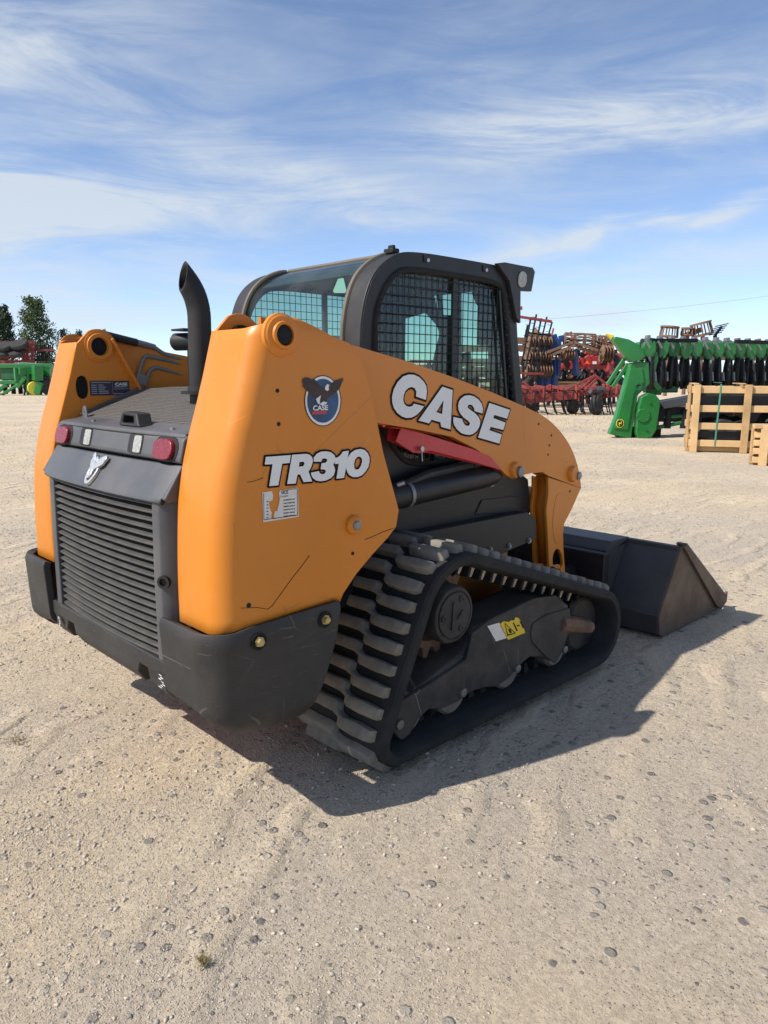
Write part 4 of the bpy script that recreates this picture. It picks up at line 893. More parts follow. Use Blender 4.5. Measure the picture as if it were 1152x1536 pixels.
# undercarriage frame
uc = xz([(600,1109),(589,1096),(589,1077),(602,1052),(640,1030),(700,990),(709,950),(735,930),(800,898),(835,893),(852,908),(856,935),(842,972),(834,993),(822,990),(808,985),(795,985),(781,997),(765,1016),(745,1030),(725,1032),(706,1038),(688,1052),(664,1063),(643,1064),(628,1078),(616,1100),(606,1109)], -0.815)
for f_, full in (((lambda m: m), True), (mir, False)):
    UF = obj('track_frame', f_(MB().plate([uc], fy, -0.815, -0.795)), 'dusty_black', TL, bevel=0.004)
    obj('frame_beam', f_(MB().plate([[(0.10,0.13),(0.12,0.24),(0.48,0.34),(0.53,0.43),(0.95,0.475),(1.2,0.42),(1.28,0.28),(1.16,0.20),(0.4,0.17)]], fy, -0.798, -0.62)), 'dusty_black', UF, bevel=0.015)
    cov = xz([(796,948),(800,935),(820,922),(854,912),(857,935),(843,978),(833,995),(818,985),(798,963)], -0.82)
    obj('cover_plate', f_(MB().plate([cov], fy, -0.822, -0.812)), 'dusty_black', UF, bevel=0.003)
    obj('motor_bracket', f_(MB().plate([[(0.33,0.33),(0.52,0.36),(0.60,0.46),(0.55,0.62),(0.40,0.68),(0.28,0.60),(0.26,0.45)]], fy, -0.60, -0.42)), 'deep_black', UF)
    # rollers
    for x in (0.16, 0.42, 0.79, 1.165):
        RO = obj('track_roller', f_(MB().lathe((x,-0.79,0.172),(0,1,0),[(0,0.03),(0.0,0.075),(0.012,0.086),(0.075,0.088),(0.09,0.06),(0.20,0.06),(0.215,0.088),(0.28,0.086),(0.29,0.03)],28)), 'roller_worn', UF)
        if 0.3 < x < 1.3: obj('roller_bolt', f_(MB().lathe((x+0.03,-0.815,0.182 if x < 1 else 0.172),(0,-1,0),[(0,0.019),(0.012,0.019),(0.015,0.013)],8)), 'roller_worn', RO)
    c = PY(598, 1086, -0.815); obj('frame_bolt', f_(MB().lathe((c.x,-0.815,c.z),(0,-1,0),[(0,0.019),(0.012,0.019),(0.015,0.013)],8)), 'roller_worn', UF)
    ID = obj('front_idler', f_(MB().lathe((1.44,-0.76,0.225),(0,1,0),[(0,0.05),(0.0,0.125),(0.012,0.138),(0.06,0.140),(0.08,0.09),(0.16,0.09),(0.18,0.140),(0.24,0.138),(0.25,0.05)],32)), 'dusty_black', UF)
    obj('rear_idler', f_(MB().lathe((0.085,-0.76,0.145),(0,1,0),[(0,0.02),(0,0.058),(0.01,0.066),(0.25,0.066),(0.26,0.02)],24)), 'dusty_black', UF)
    obj('idler_fork', f_(MB().tube([PY(838,935,-0.80), PY(862,937,-0.80), PY(884,940,-0.80)], [0.045,0.042,0.034], 8)), 'rusty_steel', UF, bevel=0.004)
    # teeth round the idler (star-shaped rim)
    tt = MB()
    for k in range(14):
        a = 2*math.pi*k/14; p = Vector((1.44+0.135*math.cos(a), 0, 0.225+0.135*math.sin(a))); d = Vector((math.cos(a),0,math.sin(a)))
        tt.beam(p+Vector((0,-0.74,0))-d*0.02, p+Vector((0,-0.74,0))+d*0.026, 0.03, 0.022, up=(0,1,0))
    obj('idler_rim', f_(tt), 'deep_black', ID)
    # drive sprocket and hub
    sp = MB(); pr = []
    for k in range(32):
        a = 2*math.pi*k/32; r_ = 0.205 if k % 2 else 0.165; pr += [(0.40+r_*math.cos(a-0.05), 0.52+r_*math.sin(a-0.05)), (0.40+r_*math.cos(a+0.05), 0.52+r_*math.sin(a+0.05))]
    SPK = obj('drive_sprocket', f_(MB().plate([pr], fy, -0.69, -0.66)), 'rusty_steel', UF)
    obj('drive_hub', f_(MB().lathe((0.405,-0.69,0.518),(0,-1,0),[(-0.25,0.10),(-0.02,0.135),(0.0,0.135),(0.02,0.120),(0.10,0.120),(0.115,0.112),(0.118,0.100),(0.112,0.098),(0.112,0.094),(0.120,0.092),(0.122,0.02)],36)), 'dusty_black', SPK)
    for k in range(3):
        a = math.radians(60+120*k); obj('hub_plug', f_(MB().lathe((0.405+0.07*math.cos(a),-0.811,0.518+0.07*math.sin(a)),(0,-1,0),[(0,0.014),(0.005,0.013),(0.005,0.007),(0.002,0.006)],12)), 'dusty_black', SPK)
    obj('hub_rib', f_(MB().beam((0.385,-0.814,0.46),(0.395,-0.814,0.575),0.006,0.014,up=(1,0,0)).beam((0.42,-0.814,0.50),(0.45,-0.814,0.53),0.006,0.012,up=(1,0,0))), 'dusty_black', SPK)
# stickers on the track frame
fy2 = lambda u, v: (u, -0.8175, v)
sw = obj('white_sticker', MB().flat([xz([(731,939),(749,934),(761,957),(744,962)], -0.8175)], fy2), 'sticker_white', TL)
sy = obj('warning_sticker', MB().flat([xz([(750,936),(755,932),(763,933),(768,930),(771,931),(773,926),(778,927),(783,935),(787,946),(788,949),(762,960),(750,938)], -0.8175)], fy2), 'sticker_yellow', TL)
fy3 = lambda u, v: (u, -0.8185, v)
t3 = xz([(757,934),(774,950),(761,954)], -0.8185)
obj('warning_triangle', MB().flat([t3, offset(t3, -0.006)], fy3), 'black_decal', sy)
for q in ([(762,943),(766,944),(768,949),(765,950)], [(769,934),(771,934),(777,946),(775,947)], [(775,938),(779,937),(780,939),(776,940)], [(779,931),(782,933),(786,942),(784,942)]): obj('warning_symbol', MB().flat([xz(q, -0.8185)], fy3), 'black_decal', sy)
# ---- bucket
bp_ = [(2.125,0.02),(2.105,0.13),(2.32,0.485),(2.335,0.478),(2.13,0.135),(2.155,0.035),(2.93,0.022),(2.97,0.004),(2.93,0.002),(2.16,0.0)]
BK = obj('bucket', MB().plate([bp_], fy, -0.83, 0.83), 'bucket_black', TL, bevel=0.004)
side = [(2.125,0.02),(2.105,0.13),(2.325,0.492),(2.36,0.50),(2.93,0.03),(2.95,0.0),(2.16,0.0)]
for sg in (-1, 1):
    s0 = obj('bucket_side', MB().plate([side], fy, 0.825*sg, 0.845*sg), 'bucket_worn', BK, bevel=0.004)
    # wear bar along the sloping front edge
    obj('side_cutter', MB().plate([[(2.325,0.495),(2.362,0.512),(2.97,0.075),(3.01,0.10),(3.005,0.03),(2.93,-0.002),(2.86,0.03)]], fy, 0.842*sg, 0.862*sg).plate([[(2.345,0.505),(2.365,0.515),(2.985,0.085),(2.965,0.065)]], fy, 0.80*sg, 0.86*sg), 'bucket_worn', s0, bevel=0.004)
obj('weld_seam', MB().cyl((2.106,-0.828,0.13),(2.106,0.828,0.13),0.005,6), 'bucket_black', BK)
obj('top_bar', MB().plate([[(2.31,0.475),(2.35,0.48),(2.352,0.497),(2.31,0.497)]], fy, -0.83, 0.83), 'bucket_black', BK, bevel=0.003)
obj('coupler_lip', MB().plate([[(2.08,0.470),(2.07,0.452),(2.09,0.448),(2.32,0.488),(2.33,0.505),(2.12,0.508)]], fy, -0.52, 0.52), 'bucket_black', BK, bevel=0.004)
for yy in (-0.51, -0.30, -0.24, 0.24, 0.30, 0.51):
    obj('coupler_gusset', MB().plate([[(2.10,0.13),(2.00,0.16),(2.02,0.40),(2.09,0.46),(2.30,0.47)]], fy, yy-0.008, yy+0.008), 'bucket_black', BK, bevel=0.002)
obj('coupler_roll', MB().cyl((2.11,-0.49,0.43),(2.11,0.49,0.43),0.03,14), 'bucket_black', BK)
# ---- lettering, badge, plates
def outl(loops, d): return [offset(lp, d if i == 0 else -d) for i, lp in enumerate(loops)]
def zc(pts, k, ox, oy): return [(ox+x/k, oy+y/k) for x, y in pts]
C_ = [(675,575),(695,430),(680,330),(640,260),(560,180),(470,140),(380,135),(280,170),(190,260),(120,390),(90,520),(95,620),(120,710),(180,800),(260,860),(340,887),(430,880),(520,830),(580,770),(645,685),(470,640),(440,680),(390,695),(340,680),(300,640),(285,580),(290,500),(320,420),(370,370),(430,350),(480,370),(510,430),(505,515)]
A_ = [(960,345),(1138,405),(1100,1085),(940,1040),(925,960),(775,915),(730,980),(545,930)]; Ah = [(980,580),(955,820),(855,785)]
S_ = [(615,520),(480,480),(470,430),(440,380),(400,365),(365,380),(360,420),(400,455),(480,510),(540,570),(575,640),(575,700),(555,760),(520,820),(460,870),(400,890),(330,885),(250,860),(180,800),(130,730),(110,660),(115,580),(265,615),(275,660),(305,710),(345,735),(385,730),(400,690),(370,650),(290,590),(230,520),(200,450),(195,380),(210,310),(250,255),(310,215),(390,205),(470,225),(550,280),(600,350),(625,440)]
E_ = [(735,340),(1090,458),(1040,610),(820,545),(800,600),(1015,680),(975,805),(755,750),(735,810),(950,885),(905,1040),(540,935)]
T_ = [(110,325),(590,290),(565,440),(425,455),(350,870),(175,885),(240,465),(90,470)]
R_ = [(615,285),(880,265),(950,280),(1000,330),(1015,400),(990,500),(960,560),(930,610),(1000,795),(835,808),(770,665),(720,660),(685,835),(520,845)]; Rh = [(755,425),(830,415),(855,450),(830,500),(745,515)]
N3 = [(5,480),(5,400),(60,330),(140,290),(230,280),(330,295),(400,350),(425,410),(415,470),(380,535),(410,600),(415,660),(390,740),(330,800),(240,840),(150,855),(60,845),(0,805),(-35,750),(-49,690),(105,660),(120,700),(165,722),(215,710),(240,665),(215,630),(138,625),(155,510),(230,500),(262,470),(260,430),(210,415),(165,430),(150,480)]
N1 = [(565,285),(680,268),(590,790),(440,808),(485,520),(405,525),(425,410),(480,388),(530,340)]
N0 = [(665,390),(720,310),(800,255),(900,235),(980,255),(1040,310),(1075,390),(1078,480),(1055,580),(1000,670),(930,740),(850,775),(760,775),(690,740),(650,680),(625,600),(640,480)]; N0h = [(880,380),(925,410),(935,480),(910,560),(870,620),(820,635),(785,600),(780,520),(800,440),(840,390)]
case = [[zc(C_,11.52,580,550)],[zc(A_,11.52,580,550),zc(Ah,11.52,580,550)],[zc(S_,11.52,670,575)],[zc(E_,11.52,670,575)]]
model = [[zc(T_,12.8,390,660)],[zc(R_,12.8,390,660),zc(Rh,12.8,390,660)],[zc(N3,12.8,470,655)],[zc(N1,12.8,470,655)],[zc(N0,12.8,470,655),zc(N0h,12.8,470,655)]]
def letters(glyphs, conv, f, t, wid, parent):
    for i, gl_ in enumerate(glyphs):
        lp = [conv(l) for l in gl_]
        mb = MB(); q = 0
        for l in lp:
            for (a, b) in zip(l, l[1:]+l[:1]):
                a, b = Vector(a), Vector(b); d = (b-a).normalized()*wid*0.7; n_ = Vector((-d.y, d.x)).normalized()*wid; q += 1
                mb.flat([[tuple(a-d+n_), tuple(a-d-n_), tuple(b+d-n_), tuple(b+d+n_)]], lambda u, v: f(u, v, t+0.0002*i+q*4e-6))
        obj('letter_outline', mb, 'black_decal', parent, smooth=0)['kind'] = 'stuff'
    for i, gl_ in enumerate(glyphs):
        lp = [conv(l) for l in gl_]
        obj('letter', MB().flat(lp, lambda u, v: f(u, v, t+0.0016+0.0001*i)), 'white_decal', parent, smooth=0)
letters(case, lambda l: [PA(a, b, 0.003) for a, b in l], fa, 0.0022, 0.0082, AR)
letters(model, lambda l: xz(l, TY-0.003), lambda u, v, t: (u, TY-t, v), 0.0018, 0.0062, towR)
# mirror image side carries its own plain lettering panel-less; round badge on the right tower
BZ = lambda t: (lambda u, v: (u, TY-t, v))
bc = lambda x, y: (440+x/11.52, 550+y/11.52)
def bpoly(pts, t, m, par, nm): return obj(nm, MB().flat([xz([bc(*p) for p in pts], TY-t)], BZ(t)), m, par, smooth=0)
ov = lambda rx, ry: [(510+rx*math.cos(a)+0*a, 590+ry*math.sin(a)) for a in [2*math.pi*i/40 for i in range(40)]]
BD = bpoly(ov(318,440), 0.0018, 'black_decal', towR, 'round_badge')
bpoly(ov(304,426), 0.0022, 'white_decal', BD, 'badge_ring'); bpoly(ov(272,380), 0.0026, 'badge_blue', BD, 'badge_field')
bpoly([(165,215),(200,185),(245,185),(320,215),(370,215),(420,280),(480,345),(540,365),(600,330),(680,270),(720,235),(800,220),(860,190),(865,235),(835,290),(815,345),(790,390),(730,450),(650,510),(590,545),(580,600),(480,610),(470,545),(390,545),(300,480),(230,410),(185,365),(160,330),(175,300),(155,265)], 0.0031, 'badge_brown', BD, 'badge_bird')
bpoly([(545,380),(560,330),(590,300),(620,315),(612,350),(615,400),(590,420),(560,405)], 0.0035, 'white_decal', BD, 'badge_head'); bpoly([(612,318),(640,318),(632,330),(612,336)], 0.0036, 'badge_beak', BD, 'badge_beak')
bpoly([(478,492),(390,560),(425,640),(455,645),(462,560)], 0.0035, 'white_decal', BD, 'badge_tail'); bpoly([(450,650),(520,600),(590,620),(560,650),(500,668)], 0.0037, 'white_decal', BD, 'badge_claw')
bpoly([(335,775),(575,765),(578,812),(310,825)], 0.0036, 'red_paint', BD, 'badge_stripe')
def text(body, f, h, m, parent, nm='printed_text', bold=0.0, shear=0.0, width=None):
    cu = bpy.data.curves.new('txt', 'FONT'); cu.body = body; cu.size = 1.0; cu.offset = bold; cu.shear = shear; cu.resolution_u = 3; cu.align_x = 'LEFT'
    to = bpy.data.objects.new('txt', cu); COL.objects.link(to)
    dg = bpy.context.evaluated_depsgraph_get(); me = bpy.data.meshes.new_from_object(to.evaluated_get(dg))
    bpy.data.objects.remove(to); bpy.data.curves.remove(cu)
    xs = [v.co.x for v in me.vertices]; ys = [v.co.y for v in me.vertices]; x0, x1, y0, y1 = min(xs), max(xs), min(ys), max(ys)
    sy_ = h/(y1-y0); sx = (width/(x1-x0)) if width else sy_
    mb = MB().add([f((v.co.x-x0)*sx, (v.co.y-y0)*sy_) for v in me.vertices], [tuple(p.vertices) for p in me.polygons]); bpy.data.meshes.remove(me)
    return obj(nm, mb, m, parent, smooth=0)
q0 = xz([bc(328,762)], TY)[0]; q1 = xz([bc(588,750)], TY)[0]
text('CASE', lambda u, v: (q0[0]+u, TY-0.0037, q0[1]+v+(q1[1]-q0[1])*u/(q1[0]-q0[0])), 0.0165, 'white_decal', BD, bold=0.03, width=(q1[0]-q0[0]))
# worn contact sticker under the model number
sc2 = lambda x, y: (380+x/5.76, 650+y/5.76)
def spoly(loops, t, m, par, nm): return obj(nm, MB().flat([xz([sc2(*p) for p in lp], TY-t) for lp in loops], BZ(t)), m, par, smooth=0)
torn = [(160,500),(230,492),(222,520),(228,560),(222,610),(205,660),(215,668),(185,672),(175,720),(190,742),(150,728),(160,690),(140,640),(135,590),(165,580),(172,540)]
SK = spoly([[(78,510),(160,500),(172,540),(165,580),(135,590),(140,640),(160,690),(150,728),(190,742),(175,720),(185,672),(215,668),(205,660),(222,610),(228,560),(222,520),(230,492),(385,468),(392,720),(85,768)]], 0.0018, 'sticker_white', towR, 'contact_sticker')
for q in ([(90,745),(382,705),(383,710),(91,750)], [(378,480),(382,480),(384,708),(380,708)], [(240,495),(380,474),(380,478),(240,499)], [(88,520),(92,520),(94,748),(90,748)]): spoly([q], 0.0024, 'black_decal', SK, 'sticker_line')
a0 = xz([sc2(235,530)], TY)[0]; a1 = xz([sc2(298,520)], TY)[0]
text('VICE', lambda u, v: (a0[0]+u, TY-0.0024, a0[1]+v+(a1[1]-a0[1])*u/(a1[0]-a0[0])), 0.0105, 'black_decal', SK, width=a1[0]-a0[0], bold=0.02)
a0 = xz([sc2(228,558)], TY)[0]; a1 = xz([sc2(298,548)], TY)[0]
text('Company', lambda u, v: (a0[0]+u, TY-0.0024, a0[1]+v+(a1[1]-a0[1])*u/(a1[0]-a0[0])), 0.0075, 'black_decal', SK, width=a1[0]-a0[0])
for k in range(6):
    yy = 575+k*28
    for a in range(262, 360, 11):
        w_ = random.choice((5,7,8)); spoly([[(a,yy-2-(a-262)*0.11),(a+w_,yy-3-(a-262)*0.11),(a+w_,yy+8-(a-262)*0.11),(a,yy+9-(a-262)*0.11)]], 0.0024, 'black_decal', SK, 'sticker_print')
    spoly([[(115,yy+12),(130,yy+10),(130,yy+18),(115,yy+20)]], 0.0024, 'black_decal', SK, 'sticker_print')
# data plate on the far tower
dp0 = PY(134, 572, 0.537); dp1 = PY(193, 571, 0.537); dp2 = PY(134.5, 591, 0.537)
dw = dp1.x-dp0.x; dh = 0.062; dz = dp0.z-0.060
pf = lambda t: (lambda u, v: (dp0.x+u*dw, 0.5355-t, dz+v*dh+(dp1.z-dp0.z)*0.0))
DP = obj('data_plate', MB().plate([[(0,0),(1,0),(1,1),(0,1)]], lambda u, v, t: (dp0.x+u*dw, 0.5375-t, dz+v*dh), 0, 0.003), 'plate_navy', TL)
text('CASE', lambda u, v: pf(0.0022)(0.63+u/dw, 0.66+v/dh), 0.013, 'white_decal', DP, width=0.32*dw, bold=0.03)
for (u0, u1, v0, v1) in ((0.61,0.94,0.55,0.61),(0.03,0.52,0.86,0.91),(0.56,0.565,0.05,0.95),(0.58,0.97,0.08,0.13),(0.58,0.97,0.42,0.45))+tuple((0.03,0.17,0.12+0.14*k,0.17+0.14*k) for k in range(5))+tuple((0.21,0.21+random.uniform(0.12,0.3),0.12+0.14*k,0.18+0.14*k) for k in range(5)):
    obj('plate_print', MB().flat([[(u0,v0),(u1,v0),(u1,v1),(u0,v1)]], pf(0.0018)), 'plate_print', DP, smooth=0)
# ================================================================== things in the yard behind
UW = Vector((_r.x, _r.y, 0)).normalized(); FW = Vector((-_r.y, _r.x, 0)).normalized()      # right and away, level
class Fr:
    """a vertical plane across the view, standing on the ground at photo pixel (gx, gy)"""
    def __init__(s, gx, gy): s.O = PZ(gx, gy); s.d = (s.O-CAM).dot(FW)
    def pt(s, px, py, b=0.0): return hit(px, py, FW, s.O.dot(FW)+b)
    def uz(s, px, py, b=0.0): p = s.pt(px, py, b); return ((p-s.O).dot(UW), p.z)
    def L(s, u, b, z): return s.O+UW*u+FW*b+Vector((0,0,z))
    def poly(s, pts, b=0.0): return [s.uz(x, y, b) for x, y in pts]
    def fn(s): return lambda u, v, t: tuple(s.L(u, t, v))
z3 = lambda pts: [(900+x*0.21875, 470+y*0.21875) for x, y in pts]
z2 = lambda pts: [(770+x*0.14757, 460+y*0.14754) for x, y in pts]
zl = lambda pts: [(x*0.17361, 420+y*0.17361) for x, y in pts]
# ---- folded green corn header
def corn_head():
    f = Fr(940, 656); T = thing('corn_header', 'green folding corn header with yellow snout tip and black row curtains', 'corn header', f.L(0.8,0.5,0)); fn = f.fn()
    sh = f.poly(z3([(200,338),(325,332),(332,485),(250,560),(238,640),(205,862),(52,825),(95,720),(150,520)]))
    S = obj('end_shield', MB().plate([sh], fn, -0.12, 0.10), 'green_paint', T, bevel=0.03, seg=3)
    rc = f.poly(z3([(205,380),(290,375),(300,470),(232,545),(190,800),(95,790),(118,720),(170,520)]), -0.12)
    obj('shield_pressing', MB().plate([rc], fn, -0.150, -0.118), 'green_paint', S, bevel=0.012)
    c = f.uz(*z3([(264,502)])[0], -0.15); obj('shield_port', MB().lathe(f.L(c[0],-0.15,c[1]), -FW, [(0,0.10),(0.015,0.095),(0.015,0.055),(-0.02,0.05)], 20), 'green_dark', S)
    c = f.uz(*z3([(137,755)])[0], -0.155); k = 0.088
    lg = smoothpoly([(c[0]-k,c[1]-k*1.1),(c[0]+k,c[1]-k*1.1),(c[0]+k,c[1]+k*1.1),(c[0]-k,c[1]+k*1.1)], 1)
    lo = obj('logo_plate', MB().plate([lg], fn, -0.158, -0.149), 'yellow_paint', S); obj('logo_ground', MB().plate([offset(lg,-0.016)], fn, -0.162, -0.156), 'deep_black', lo)
    deer = [(-0.62,0.20),(-0.25,0.30),(0.15,0.15),(0.30,0.42),(0.20,0.75),(0.32,0.72),(0.42,0.45),(0.66,0.38),(0.45,0.25),(0.38,0.02),(0.62,-0.35),(0.25,-0.10),(-0.05,-0.10),(-0.20,-0.40),(0.05,-0.75),(-0.15,-0.78),(-0.42,-0.38),(-0.35,0.02)]
    obj('logo_mark', MB().plate([[(c[0]+x*k*0.85,c[1]+y*k*0.95) for x, y in deer]], fn, -0.166, -0.160), 'yellow_paint', lo)
    gb = f.poly(z3([(275,572),(318,548),(372,555),(402,592),(402,640),(378,800),(345,850),(300,864),(255,860),(236,820),(240,780),(255,640)]), -0.1)
    G = obj('gearbox_cover', MB().plate([gb], fn, -0.20, 0.05), 'green_paint', T, bevel=0.035, seg=3)
    c = f.uz(*z3([(295,700)])[0], -0.2); obj('round_cover', MB().lathe(f.L(c[0],-0.195,c[1]), -FW, [(0,0.17),(0.02,0.168),(0.03,0.16),(0.03,0.05)], 24), 'green_paint', G)
    for k in range(8):
        a = 2*math.pi*k/8; obj('cover_bolt', MB().cyl(f.L(c[0]+0.14*math.cos(a),-0.235,c[1]+0.14*math.sin(a)), f.L(c[0]+0.14*math.cos(a),-0.22,c[1]+0.14*math.sin(a)), 0.012, 6), 'dull_steel', G)
    for q in ((345,615),(318,800)):
        p = f.uz(*z3([q])[0], -0.2); obj('cover_bolt', MB().cyl(f.L(p[0],-0.225,p[1]), f.L(p[0],-0.19,p[1]), 0.03, 10), 'green_dark', G)
    sn = f.poly(z3([(72,178),(92,160),(185,180),(250,215),(292,270),(303,295),(275,322),(200,338),(165,305),(120,245)]))
    N_ = obj('end_snout', MB().plate([sn], fn, -0.18, 0.12), 'green_paint', T, bevel=0.05, seg=3)
    obj('snout_tip', MB().plate([f.poly(z3([(34,137),(88,150),(72,182)]))], fn, -0.10, 0.04), 'yellow_paint', N_, bevel=0.015)
    for a, b in (((165,315),(52,488)), ((192,345),(88,502))):
        p, q = [f.pt(*z3([t])[0], 0.15) for t in (a, b)]; obj('folding_link', MB().beam(p, q, 0.08, 0.09), 'green_paint', T, bevel=0.01)
    p, q = f.pt(*z3([(105,440)])[0], 0.15), f.pt(*z3([(150,430)])[0], 0.15); obj('link_bar', MB().beam(p, q, 0.05, 0.05), 'green_paint', T)
    hp_ = [f.pt(*t, 0.10) for t in z3([(345,190),(378,250),(385,310),(368,370),(362,420),(378,480),(410,520)])]
    obj('auger_hoop', MB().tube(smoothpoly([tuple(p) for p in hp_], 2, closed=False), 0.062, 8), 'green_paint', T)
    obj('end_body', MB().plate([f.poly(z3([(285,200),(340,165),(410,178),(430,300),(405,420),(420,560),(335,560),(332,330),(300,310)]), 0.3)], fn, 0.22, 0.55), 'green_paint', T, bevel=0.04, seg=3)
    # row units, receding a little to the right
    sc_ = f.d/F; z_top = f.uz(*z3([(400,195)])[0])[1]; zm = f.uz(*z3([(400,290)])[0])[1]; zb = f.uz(*z3([(400,480)])[0])[1]
    u0, _ = f.uz(*z3([(435,300)])[0]); du, db = 0.345, 0.165
    for k in range(-1, 15):
        u = u0+du*k; b = 0.35+db*k; s = 0.36+0.0*k
        def pr(pts, uu, t): return MB().plate([pts], lambda x, v, w_: tuple(f.L(uu+w_, b+x, v)), -t, t)
        H = obj('row_hood', MB().plate([[(-0.17,zm+0.20),(-0.11,zm+0.02),(-0.02,zm-0.09),(0.09,zm-0.06),(0.16,zm+0.10),(0.165,zm+0.24),(0.12,z_top+0.03),(-0.13,z_top+0.02)]], lambda x, v, w_: tuple(f.L(u+x, b+w_, v)), -0.26+0.05*(k%2), 0.5), 'green_dark' if k % 3 == 1 else 'green_paint', T, bevel=0.035, seg=2)
        obj('hood_bracket', MB().beam(f.L(u-0.15,b-0.33,z_top+0.02), f.L(u-0.04,b-0.33,zm+0.17), 0.03, 0.05), 'pipe_grey', H)
        obj('deck_plate', MB().plate([[(u-0.15,z_top+0.02),(u+0.12,z_top+0.02),(u+0.10,z_top+0.08),(u+0.04,z_top+0.10),(u+0.03,z_top+0.16),(u-0.03,z_top+0.16),(u-0.04,z_top+0.09),(u-0.14,z_top+0.07)]], fn, b-0.12, b+0.10), 'dull_steel', H)
        cv = MB(); n = 9
        vs = []
        for j in range(n+1):
            t = j/n; wob = 0.05*math.sin(t*math.pi*3+k); 
            for zz, fl in ((zm-0.01,0.6),(zm*0.65+zb*0.35,0.85),(zm*0.3+zb*0.7,1.0),(zb-0.05-0.1*abs(math.sin(t*3+k)),1.12)):
                vs.append(f.L(u+(t-0.5)*0.30*fl, b-0.22+wob*fl*1.3, zz))
        cv.add(vs, [(j*4+i, j*4+i+1, j*4+4+i+1, j*4+4+i) for j in range(n) for i in range(3)])
        obj('row_curtain', cv, 'tarp_black', H, solid=0.012)
        obj('chain_latch', MB().beam(f.L(u+0.16,b-0.18,zm-0.38), f.L(u+0.19,b-0.18,zm-0.60), 0.05, 0.07), 'pipe_grey', H)
        obj('stalk_roll', MB().cyl(f.L(u+0.14,b+0.2,zm), f.L(u+0.14,b+0.2,zb-0.15), 0.05, 8), 'deep_black', H)
    e = 15*du+u0
    rn = random.Random(2)
    for k in range(11):
        x, y = rn.uniform(270,400), rn.uniform(165,330); a, b_ = f.pt(*z3([(x,y)])[0], 0.1+rn.random()*0.4), f.pt(*z3([(x+rn.uniform(20,60),y+rn.uniform(-50,50))])[0], 0.2+rn.random()*0.4)
        obj('hinge_arm', MB().beam(a, b_, 0.05, rn.uniform(0.06,0.14)), rn.choice(('green_paint','green_dark','green_paint','pipe_grey')), T, bevel=0.01)
    for k in range(5):
        p = [f.pt(*z3([(rn.uniform(260,420),rn.uniform(170,330))])[0], 0.05) for _ in range(4)]; obj('hydraulic_hose', MB().tube(smoothpoly([tuple(q) for q in p],2,closed=False), 0.022, 6), 'hose_black', T)
    for (ua, ub, ba) in ((u0-0.32, u0+0.95, 0.0), (u0+1.95, e, 0.55)):
        obj('top_bar', MB().beam(f.L(ua,0.0+ba,z_top+0.03), f.L(ub,(ub-u0)*db/du,z_top+0.05), 0.08, 0.09), 'deep_black', T)
    obj('rear_beam', MB().beam(f.L(u0-0.3,0.55,zb+0.05), f.L(e,0.55+15*db,zb+0.05), 0.25, 0.30), 'deep_black', T)
    obj('cross_auger', MB().beam(f.L(u0-0.3,0.3,zb-0.12), f.L(u0+0.55,0.5,zb-0.12), 0.2, 0.22), 'green_dark', T, bevel=0.03)
    obj('trough_cover', MB().plate([f.poly(z3([(408,602),(560,575),(640,560),(1000,540),(1000,640),(640,625),(430,655)]))], fn, -0.05, 0.30), 'cover_grey', T, bevel=0.02)
    obj('lower_frame', MB().beam(f.L(u0-0.3,0.2,0.55), f.L(e,0.9,0.50), 0.4, 0.35), 'deep_black', T)
    for q in ((385,785,600,740),(400,715,600,700)):
        a, b_ = [f.pt(*z3([t])[0], 0.1) for t in (q[:2], q[2:])]; obj('lower_tube', MB().cyl(a, b_, 0.05, 10), 'green_dark', T)
    for x in (460, 575):
        a = f.pt(*z3([(x,760)])[0], 0.1); obj('skid_foot', MB().cyl(a+Vector((0,0,0.35)), a-Vector((0,0,0.1)), 0.09, 10), 'deep_black', T)
    for ua in (0.9, 3.0, 5.4):
        obj('stand_leg', MB().beam(f.L(ua,0.6,0.5), f.L(ua,0.6,-0.02), 0.12, 0.12), 'green_dark', T)
    obj('shield_foot', MB().beam(f.L(-0.2,0.25,0.12), f.L(0.9,0.25,0.12), 0.1, 0.25), 'deep_black', T)
corn_head()
